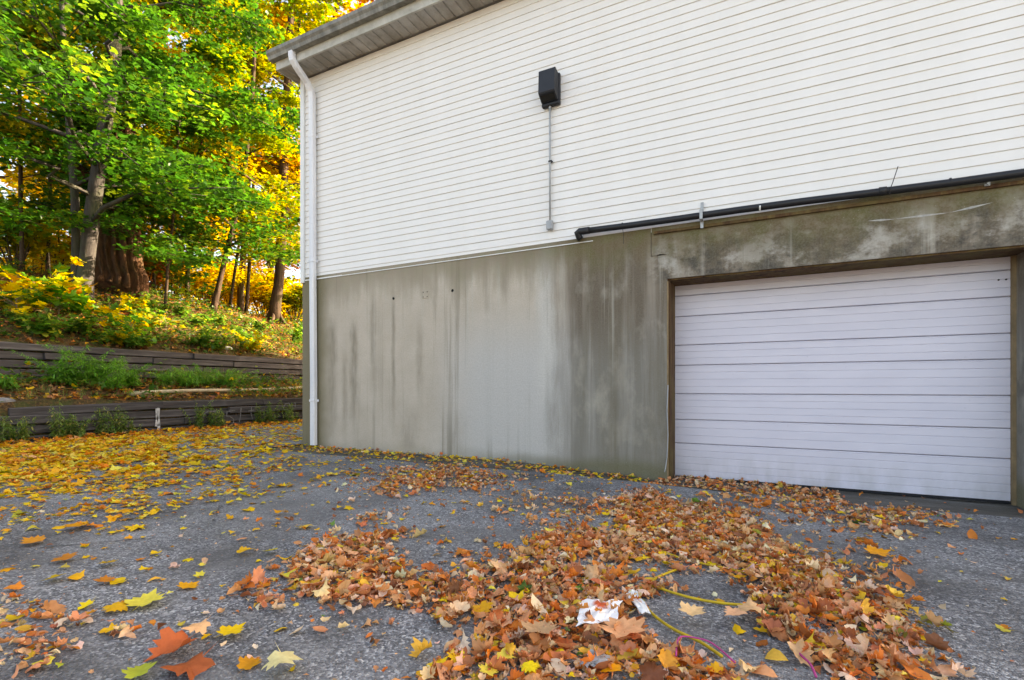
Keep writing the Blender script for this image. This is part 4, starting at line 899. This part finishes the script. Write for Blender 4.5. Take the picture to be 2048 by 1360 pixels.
for px, py, nst, h in ((20, 893, 7, .45), (45, 890, 6, .38), (105, 884, 4, .62), (140, 884, 9, .48), (160, 880, 6, .40), (205, 876, 7, .55), (235, 873, 9, .55), (265, 870, 4, .28), (395, 860, 7, .62), (425, 857, 5, .5), (440, 856, 5, .45), (520, 848, 6, .5), (545, 846, 6, .55), (575, 843, 6, .5), (590, 842, 4, .42)):
    p_ = on_z(px, py); x = XW1 + random.uniform(.06, .16); p_ = on_x(px, py, x)
    wh = 'under the broken timber end' if px < 60 else 'between broken timber and white paint run' if px < 300 else 'beside the chalk marks' if px < 460 else 'towards the building side'
    weed('weed', (x, p_.y, 0.0), nst + 2, h * 1.25, .12, WG, f'{"tall" if h > .5 else "low"} weed at the lower timber wall {wh}', 'weeds along the lower wall', .085, 50, .10, tmpl=NARROW)
# feathery light green weeds on the terrace
FE = [(3, (.13, .36, .04)), (2, (.21, .46, .06)), (1, (.08, .24, .03))]
FEA = leaf_template([(0, -.5), (.075, -.2), (.06, .2), (0, .55)], .5, .9, .02, 51, False)
for px, py, nst, h in ((118, 775, 10, .95), (195, 775, 11, .9), (225, 770, 9, .75), (160, 795, 8, .5), (262, 790, 9, .8), (130, 800, 8, .4), (10, 790, 9, .45), (450, 770, 9, .6), (375, 770, 9, .62), (405, 772, 9, .66), (330, 775, 8, .6)):
    x = XW1 - random.uniform(1.2, 1.9); p_ = on_x(px, py, x)
    weed('feathery_weed', (x, p_.y, hillz(x, p_.y)), nst, h,  .20, FE, ('broad bushy' if nst > 10 else 'slender') + ' feathery green weed on the terrace ' + ('above the broken timber end' if px < 150 else 'near the end of the pale pole' if px < 300 else 'among the tall grass'), 'feathery weeds on the terrace', .15, 75, .38, tmpl=FEA)
p_ = on_x(515, 755, XW2 + .35); weed('fern', (XW2 + .35, p_.y, hillz(XW2 + .35, p_.y)), 9, .35, .05, [(1, (.05, .15, .04))], 'small dark green spreading fern in front of the upper timber wall', None, .11, 46, 1.1, 'fern')
# low leafy plants on the slope and hanging over the upper wall
SL = [[(3, (.08, .22, .025)), (2, (.15, .32, .04)), (1, (.40, .42, .05))], [(3, (.60, .48, .02)), (2, (.24, .36, .03)), (1, (.75, .42, .02))]]
for i in range(34):
    px = random.uniform(-10, 600); u = random.choice([2.62, 2.7, 3.2, 3.8, 4.4, 5.2]) + random.uniform(0, .4); x = XW1 - u; p_ = on_x(px, 700, x); k = 1 if i % 5 == 0 else 0
    where = 'overhanging the upper timber wall' if u < 3.1 else 'in the middle of the slope' if u < 4.6 else 'near the crest of the slope'
    weed('leafy_plant', (x, p_.y, hillz(x, p_.y) + .02), 8, random.uniform(.35, .7), .22, SL[k], ('yellow' if k else 'green') + ' low leafy plant ' + where, 'low plants on the slope', .15, 34, .55, 'plant', LIGHT[i % 3])
# maple saplings with large leaves on the slope
SAPM = [tmesh(leaf_template(HALF_HI, k, q_, .03, 120 + i, True, (.5,)), 'sapling_leaf') for i, (k, q_) in enumerate([(.5, .6), (-.4, .8), (.8, .3)])]
def sapling(px, py, x, h, n, pal, label, spread, size):
    p_ = on_x(px, py, x); z0 = hillz(x, p_.y); root = empty('maple_sapling', (x, p_.y, z0), label=label, cat='sapling', group='maple saplings on the slope')
    mb = MB(); tips = []
    mb.tube([(0, 0, -.1), (.03, .02, h * .4), (.02, -.03, h)], [.016, .012, .006], 5)
    for i in range(9):
        a = i * 2.4; r = spread * random.uniform(.6, 1); zt = h * random.uniform(.35, 1.05); b = Vector((.02, 0, zt * .6)); e_ = Vector((r * math.cos(a), r * math.sin(a), zt)); mb.tube([b, b.lerp(e_, .5) + Vector((0, 0, .06)), e_], [.008, .005, .003], 4); tips.append((b, e_))
    mb.build('stem', 'twig', root)
    for i in range(n):
        b, e_ = random.choice(tips); q_ = b.lerp(e_, random.uniform(.35, 1.1)) + Vector((random.gauss(0, .10), random.gauss(0, .10), random.gauss(0, .06)))
        if q_.z < .04: q_.z = .04 + random.random() * .1
        o = link('leaf', random.choice(SAPM), root); o.location = q_; o.scale = (size * random.uniform(.7, 1.25),) * 3
        o.rotation_euler = (random.gauss(.15, .3), random.gauss(.25, .3), random.uniform(0, 6.28)); o.color = tuple(pick(pal, 1, .12)[0]) + (1,)
YS = [(5, (.86, .58, .02)), (2.5, (.42, .40, .02)), (3, (.09, .24, .02)), (1, (.5, .22, .015))]; GS = [(3, (.07, .27, .02)), (2, (.13, .36, .03)), (1.6, (.60, .50, .02))]
sapling(100, 610, -16.2, 1.55, 120, YS, 'maple sapling with bright yellow leaves left of the grey double trunk', .95, .30)
sapling(30, 655, -15.4, 1.0, 110, YS, 'low yellow and green maple sapling at the top of the upper wall', .9, .23)
sapling(115, 660, -15.5, 1.0, 110, GS, 'broad leaved green sapling below the grey double trunk', .8, .27)
sapling(220, 672, -15.2, .8, 85, [(4, (.86, .58, .015)), (1.5, (.09, .25, .02))], 'small bright yellow sapling on the slope right of the grey trunk', .6, .23)
sapling(262, 690, -14.8, .6, 60, GS, 'small vivid green sapling on the slope above the timbers', .35, .20)
sapling(440, 700, -15.0, .5, 45, [(3, (.45, .36, .02)), (2, (.12, .22, .02))], 'small yellow green sapling on the slope above the broken timber', .5, .16)
sapling(330, 690, -15.6, .55, 40, [(2, (.12, .22, .02)), (1, (.38, .30, .02))], 'thin dull green sapling in the middle of the slope', .55, .15)
# stones
def stone(px, py, x, s_, label, mat='stone', sd_=1):
    p_ = on_x(px, py, x); z = hillz(x, p_.y); o = MB(); n = 10; rs = []
    for i in range(7):
        t = math.pi * (i + .15) / 6.3; rr = math.sin(t)
        rs.append([Vector((rr * math.cos(a), rr * math.sin(a) * 1.4, math.cos(t) * .6)) * s_ * (1 + .28 * mnoise.noise(Vector((math.cos(a) * 1.5 + sd_, math.sin(a) * 1.5, t * 1.3)))) for a in np.linspace(0, 2 * math.pi, n, endpoint=False)])
    o.loft(rs[::-1]); ob = o.build('stone', mat, None); ob.location = (x, p_.y, z + s_ * .15); tag(ob, label, 'stone')
stone(6, 840, XW1 - .30, .12, 'pale grey stone at the broken end of the lower timber wall', 'stone', 4)
stone(455, 690, -14.75, .11, 'small whitish stone on the slope above the upper timber wall', 'trim_white', 9)
stone(283, 690, -14.9, .13, 'grey rock bedded in the slope beside the vivid green sapling', 'stone', 6)
stone(300, 608, -17.2, .14, 'grey rock near the crest right of the old dark trunk', 'stone', 2)

# ------------------------------------------------------------------ trees
LT = (np.array([(0, -.45, 0), (.34, -.32, .03), (.50, .06, .05), (.22, .12, .03), (0, .60, -.05), (-.22, .12, .03), (-.50, .06, .05), (-.34, -.32, .03)]), np.array([(0, 1, 2), (0, 2, 3), (0, 3, 4), (0, 4, 5), (0, 5, 6), (0, 6, 7)]))
LQ = (np.array([(0, -.5, 0), (.38, .0, .06), (0, .6, -.05), (-.38, .0, .06)]), np.array([(0, 1, 2), (0, 2, 3)]))
def crown_mesh(name, tips, nleaf, leaf, pal, clump, tmpl=LT, droop=.35, patch=None):
    """leaves in flattened sprays around the twig ends"""
    T = np.array([tuple(t) for t in tips]); per = max(1, nleaf // len(T))
    c = np.repeat(T, per, 0); n = len(c)
    d = rng.normal(0, 1, (n, 3)); d /= np.linalg.norm(d, axis=1, keepdims=True); r = rng.random((n, 1)) ** .45 * clump
    cs = np.repeat(rng.uniform(.6, 1.35, (len(T), 1)), per, 0)
    pos = c + d * r * cs * np.array([1, 1, .38]); pos[:, 2] -= .10 * (r[:, 0] * 1.2) ** 2
    C = pick(pal, n, .16); tint = np.repeat(pick(pal, len(T), .22), per, 0); C = .45 * C + .55 * tint
    yaw = rng.uniform(0, 6.28, n)
    rot = rotmats(yaw, np.abs(rng.normal(droop, .38, n)), rng.uniform(0, 6.28, n))
    return leaves_mesh(name, [(*tmpl, pos, rot, np.clip(rng.normal(leaf, leaf * .34, n), leaf * .35, leaf * 1.8), C)], 'crown_leaf', False)
def limbs(trunk, r0, mb, nl, zlo, reach, up, seed, twigs=5, sub_n=3):
    """limbs grown from a trunk polyline; returns twig end points"""
    rr = random.Random(seed); tips = []; T = [Vector(p_) for p_ in trunk]; n = len(T)
    for i in range(nl):
        f = zlo + (1 - zlo) * (i + rr.random()) / nl; f = min(f, .985); k = f * (n - 1); k0 = int(k); b = T[k0].lerp(T[min(k0 + 1, n - 1)], k - k0)
        a = i * 2.399 + rr.uniform(-.5, .5); L_ = reach * (1.05 - .65 * ((f - zlo) / (1 - zlo)) ** 1.4) * rr.uniform(.65, 1.15)
        d = Vector((math.cos(a), math.sin(a), up * rr.uniform(.5, 1.4))).normalized()
        pts_ = [b]; 
        for s_ in range(1, 6):
            t = s_ / 5; pts_.append(b + d * (L_ * t) + Vector((rr.gauss(0, .06), rr.gauss(0, .06), .12 * math.sin(t * 3) - .10 * t * t)) * L_)
        rb = max(.018, r0 * .42 * (1 - f * .7)); mb.tube(pts_, [rb * (1 - .16 * q_) for q_ in range(6)], 6)
        for s_ in range(2, 6):
            tips.append(pts_[s_])
            for w_ in range(sub_n):
                a2 = a + rr.choice([-1, 1]) * rr.uniform(.4, 1.3); l2 = L_ * rr.uniform(.18, .42)
                e_ = pts_[s_] + Vector((math.cos(a2), math.sin(a2), rr.uniform(-.25, .45))) * l2
                mb.tube([pts_[s_], pts_[s_].lerp(e_, .5) + Vector((0, 0, .04)), e_], [rb * .3, rb * .2, .006], 4); tips += [e_, pts_[s_].lerp(e_, .55)]
    return tips
def tree(name, base, pts_, radii, label, pal, nleaf=14000, leaf=.14, nl=14, zlo=.3, reach=3.2, up=.35, bark='grey_bark', clump=.75, extra=None, group='trees on the hillside', seed=1, sides=12, ridges=0, tmpl=LT, sub_n=3, roots=0):
    root = empty(name, base, label=label, cat='tree', group=group)
    mb = MB(); P = [Vector(p_) for p_ in pts_]
    Q, RR = [], []
    for i in range(len(P) - 1):
        for k in range(3):
            t = k / 3; Q.append(P[i].lerp(P[i + 1], t) + Vector((mnoise.noise(Vector((i + t, seed, 0))), mnoise.noise(Vector((i + t, seed, 7))), 0)) * radii[i] * .25); RR.append(radii[i] * (1 - t) + radii[i + 1] * t)
    Q.append(P[-1]); RR.append(radii[-1]); RR[0] *= 1.0
    mb.tube(Q, RR, sides, .14, seed, ridges)
    for k in range(roots):
        a = k * 2 * math.pi / roots + .4; d = Vector((math.cos(a), math.sin(a), 0)); r = radii[0]
        mb.tube([d * r * .3 + Vector((0, 0, r * 2.2)), d * r * .9 + Vector((0, 0, r * .8)), d * r * 1.5 + Vector((0, 0, .02)), d * r * 2.3 + Vector((0, 0, -.18))], [r * .35, r * .33, r * .24, r * .1], 7, .2, k)
    tips = limbs(Q, radii[0], mb, nl, zlo, reach, up, seed, sub_n=sub_n)
    if extra: 
        for e_ in extra:
            mb.tube([Vector(p_) for p_ in e_[0]], e_[1], 8, .1, seed + 5)
            tips += limbs([Vector(p_) for p_ in e_[0]], e_[1][0], mb, 7, .45, reach * .8, up, seed + 11, sub_n=sub_n)
    mb.build('trunk', bark, root, True)
    c = link('crown', crown_mesh('crown', tips, nleaf, leaf, pal, clump, tmpl), root); c['kind'] = 'stuff'
    return root
def copy_tree(o, loc, rz, s, label):
    c = o.copy(); COL.objects.link(c); c.location = loc; c.rotation_euler = (0, 0, rz); c.scale = (s, s, s); c['label'] = label
    for ch in o.children:
        k = ch.copy(); COL.objects.link(k); k.parent = c
    return c
GRN = [(4, (.024, .105, .012)), (3, (.040, .15, .014)), (2, (.07, .20, .015)), (.8, (.22, .30, .02))]
YGR = [(3, (.09, .20, .012)), (3, (.22, .30, .012)), (3, (.42, .38, .015)), (1, (.50, .34, .01))]
YLW = [(4, (.76, .56, .025)), (2.5, (.72, .44, .018)), (2, (.46, .44, .03)), (.5, (.55, .22, .015))]
ORA = [(4, (.48, .17, .012)), (3, (.44, .10, .012)), (2, (.55, .27, .012)), (1, (.30, .08, .02))]
def base_at(px, py, x):
    p_ = on_x(px, py, x); return Vector((x, p_.y, hillz(x, p_.y)))
def rel(b, pix):
    """trunk points: pixel (x,y) at the distance of the base, offset from it"""
    d0 = ray(pix[0][0], pix[0][1]); t = (b.x - CAM.x) / d0.x; r_ = Vector((CT, ST, 0)); P = []
    for a, c in pix: P.append(r_ * ((a - pix[0][0]) / F * t) + Vector((0, 0, -(c - pix[0][1]) / F * t)))
    return P, t / F
# grey double trunk
b = base_at(168, 612, -16.8); P, k = rel(b, [(168, 622), (170, 560), (180, 470), (192, 380), (205, 290), (222, 180), (232, 60), (238, -120), (250, -300), (255, -480)])
E, _ = rel(b, [(168, 622), (153, 560), (152, 480), (150, 400), (140, 280), (128, 120), (120, -80), (115, -220)])
tree('maple_tree', b, P, [16 * k, 13.5 * k, 13 * k, 12.5 * k, 12 * k, 12 * k, 11 * k, 8 * k, 5 * k, 2 * k], 'green maple with a smooth grey double trunk standing on the slope', GRN, 36000, .125, 28, .24, 4.4, .10, 'grey_bark', .58, [(E, [14 * k, 9 * k, 7.5 * k, 7 * k, 6 * k, 5 * k, 4 * k, 2 * k])], seed=3, roots=6, sides=16)
# old dark ridged trunk
b = base_at(232, 578, -18.9); P, k = rel(b, [(232, 590), (232, 540), (230, 480), (228, 400), (232, 250), (240, 60), (245, -150), (250, -350)])
tree('old_tree', b, P, [48 * k, 41 * k, 38 * k, 35 * k, 28 * k, 20 * k, 12 * k, 5 * k], 'old tree with a very thick dark reddish brown ridged trunk', [(3, (.045, .13, .012)), (2, (.10, .2, .015)), (3, (.48, .33, .015))], 18000, .13, 16, .32, 4.0, .25, 'old_bark', .8, seed=8, sides=90, ridges=20, roots=0)
# thin leaning brown trunk
b = base_at(424, 632, -18.6); P, k = rel(b, [(424, 638), (440, 570), (460, 490), (478, 420), (492, 330), (505, 200), (512, 60), (520, -120)])
tree('leaning_tree', b, P, [7 * k, 4.8 * k, 4.5 * k, 4.3 * k, 4 * k, 3.5 * k, 3 * k, 1.5 * k], 'slim brown tree leaning right on the crest of the slope', YGR, 14000, .13, 18, .24, 3.0, .05, 'brown_bark', .55, seed=12, roots=4)
# stout sunlit trunk near the building
b = base_at(549, 645, -19.0); P, k = rel(b, [(549, 660), (556, 590), (562, 500), (566, 420), (570, 320), (574, 220), (580, 80), (588, -100), (592, -260)])
tree('maple_tree', b, P, [13 * k, 9.5 * k, 9.2 * k, 9 * k, 8.6 * k, 8 * k, 6.5 * k, 4 * k, 2 * k], 'stout straight trunked tree with yellow green leaves close to the building corner', YGR, 24000, .13, 22, .30, 3.4, .12, 'brown_bark', .6, seed=21, roots=5)
# small slim trees between them
for px, py, x, r, lean, pal, lab, sd_ in ((458, 625, -20.5, 5, 26, YLW, 'very slim pale tree with yellow leaves behind the leaning trunk', 31), (492, 640, -20.2, 6, 12, YGR, 'slim dark tree between the leaning tree and the stout trunk', 32), (375, 600, -21, 8, 2, GRN, 'slim straight green tree behind the crest of the slope', 33), (310, 560, -21.5, 5, -6, YLW, 'slim tree with golden leaves right of the old dark trunk', 34), (45, 545, -20.5, 7, -4, GRN, 'slim dark trunked green tree left of the yellow sapling', 35), (95, 540, -22, 6, 5, YGR, 'slim tree with yellow green leaves left of the double trunk', 36)):
    b = base_at(px, py, x); P, k = rel(b, [(px, py + 14), (px + lean * .4, py - 60), (px + lean, py - 160), (px + lean * 1.3, py - 300), (px + lean * 1.5, py - 480), (px + lean * 1.6, py - 640)])
    tree('slim_tree', b, P, [r * k * .65, r * k * .52, r * .5 * k, r * .42 * k, r * .3 * k, r * .15 * k], lab, pal, 9000, .13, 13, .40, 2.5, .2, 'brown_bark', .75, seed=sd_, sides=8, group='slim trees on the crest')
# low green boughs / understorey maple in front of the crest
b = base_at(330, 640, -17.6); P, k = rel(b, [(330, 645), (335, 560), (345, 470), (350, 380), (360, 250), (365, 120)])
tree('understorey_maple', b, P, [3.2 * k, 2.6 * k, 2.4 * k, 2.2 * k, 1.8 * k, 1 * k], 'thin stemmed understorey maple with layered deep green leaves', GRN, 21000, .125, 22, .20, 3.4, -.04, 'brown_bark', .52, seed=41, sides=8)
b = base_at(480, 600, -22); P, k = rel(b, [(480, 610), (484, 520), (490, 420), (500, 300), (505, 150), (508, 0), (512, -140)])
tree('understorey_maple', b, P, [7 * k, 6 * k, 5 * k, 4.5 * k, 4 * k, 3 * k, 1 * k], 'thin stemmed maple with green leaves in front of the sunlit woods', [(3, (.06, .17, .012)), (2, (.14, .26, .015)), (1, (.4, .36, .015))], 14000, .13, 18, .25, 3.2, .05, 'brown_bark', .58, seed=42, sides=8)
# background woods: two masters, copies share their meshes
def far(name, loc, label, pal, seed, h=15, n=6800):
    pts_ = [Vector((random.gauss(0, .12) * i, random.gauss(0, .12) * i, h * i / 6 - .3)) for i in range(7)]
    return tree(name, loc, pts_, [.26, .22, .19, .16, .12, .08, .03], label, pal, n, .24, 18, .16, 4.0, .3, 'brown_bark', 1.15, seed=seed, sides=8, group='trees in the woods behind', tmpl=LQ, sub_n=2)
def hb(x, y): return Vector((x, y, hillz(x, y)))
fy = far('background_tree', hb(-26, 6), 'golden yellow tree in the woods behind the old trunk', YLW, 51)
far('tall_tree', hb(*on_x(672, 600, -18.8).xy), 'very tall orange and gold tree rising behind the roof corner', ORA + YLW, 57, 25, 16000)
fo = far('background_tree', hb(-27, 22), 'orange tree in the woods behind the roof edge', ORA, 52, 17)
fg = far('background_tree', hb(-25, -1.5), 'green tree in the woods at the far left', GRN, 53, 16)
for i, (m_, x, y, s, lab) in enumerate(((fy, -29, 12, 1.1, 'tall golden tree in the woods beyond the leaning trunk'), (fy, -33, 3, 1.15, 'golden tree deep in the woods left of the old trunk'), (fy, -36, 9, 1.1, 'golden tree deep in the woods between the trunks'),
        (fg, -27, 14.5, .9, 'green tree in the woods beyond the slim trees'), (fy, -26, 19, 1.2, 'golden tree in the woods beside the stout trunk'), (fo, -40, 20, 1.2, 'far orange tree in the woods beyond the crest'),
        (fy, -31, 27, 1.3, 'golden tree in the woods above the gutter corner'), (fg, -34, -3, 1.1, 'deep green tree in the woods beyond the upper wall'), (fy, -38, 31, 1.25, 'far golden tree in the woods beyond the driveway end'), (fg, -30, -6, 1.0, 'green tree at the left end of the woods'), (fg, -42, 12, 1.2, 'far green tree deep in the woods'))):
    copy_tree(m_, hb(x, y), i * 1.3 + .7, s, lab)
def shrub(loc, h, r, n, pal, label, seed):
    rr = random.Random(seed); root = empty('woodland_shrub', loc, label=label, cat='shrub', group='shrubs along the edge of the woods'); mb = MB(); tips = []
    for i in range(11):
        a = i * 2.4; e_ = Vector((r * rr.uniform(.3, 1) * math.cos(a), r * rr.uniform(.3, 1) * math.sin(a), h * rr.uniform(.45, 1)))
        m0 = e_ * .5 + Vector((0, 0, h * .12)); mb.tube([(0, 0, -.15), m0, e_], [.03, .02, .008], 5); tips += [e_, m0, m0.lerp(e_, .5)]
        for k in range(3):
            e2 = m0.lerp(e_, rr.uniform(.2, 1)) + Vector((rr.gauss(0, .5), rr.gauss(0, .5), rr.gauss(0, .25))) * r * .6; mb.tube([m0, e2], [.012, .005], 4); tips.append(e2)
    mb.build('stem', 'brown_bark', root)
    c = link('crown', crown_mesh('crown', tips, n, .15, pal, r * .34, LQ, .5), root); c['kind'] = 'stuff'
for i, (px, x, h, r, pal, lab) in enumerate(((30, -21.5, 2.6, 1.6, YGR, 'yellow green shrub at the crest left of the slim trunks'), (120, -23.5, 3.0, 1.8, YLW, 'golden shrub behind the grey double trunk'), (285, -22.5, 2.6, 1.7, ORA, 'orange shrub right of the old dark trunk'),
        (345, -24, 3.2, 2.0, YLW, 'golden shrub behind the understorey maple'), (410, -23, 2.4, 1.8, YLW, 'golden shrub behind the leaning tree'), (470, -25, 3.4, 2.2, YLW, 'tall golden shrub in the sunlight beyond the slim trees'), (525, -22.5, 2.6, 1.7, YLW, 'golden shrub beside the stout trunk'), (590, -21.5, 2.4, 1.6, YGR, 'yellow green shrub beside the building corner'), (575, -26, 3.5, 2.2, YLW, 'golden shrub far behind the stout trunk'), (200, -25, 3.4, 2.2, YLW, 'golden shrub behind the old dark trunk'), (440, -30, 4.5, 2.8, YLW, 'large golden shrub deep in the sunlit woods'), (330, -31, 4.5, 2.8, YGR, 'large yellow green shrub deep in the woods'), (70, -28, 4, 2.4, YLW, 'golden shrub deep in the woods at the far left'))):
    b = base_at(px, 600, x); shrub(b, h, r, 3600, pal, lab, 200 + i)
print('tris', sum(len(m.loop_triangles) if m.loop_triangles else len(m.polygons) for m in bpy.data.meshes), 'fallen', len(FA))
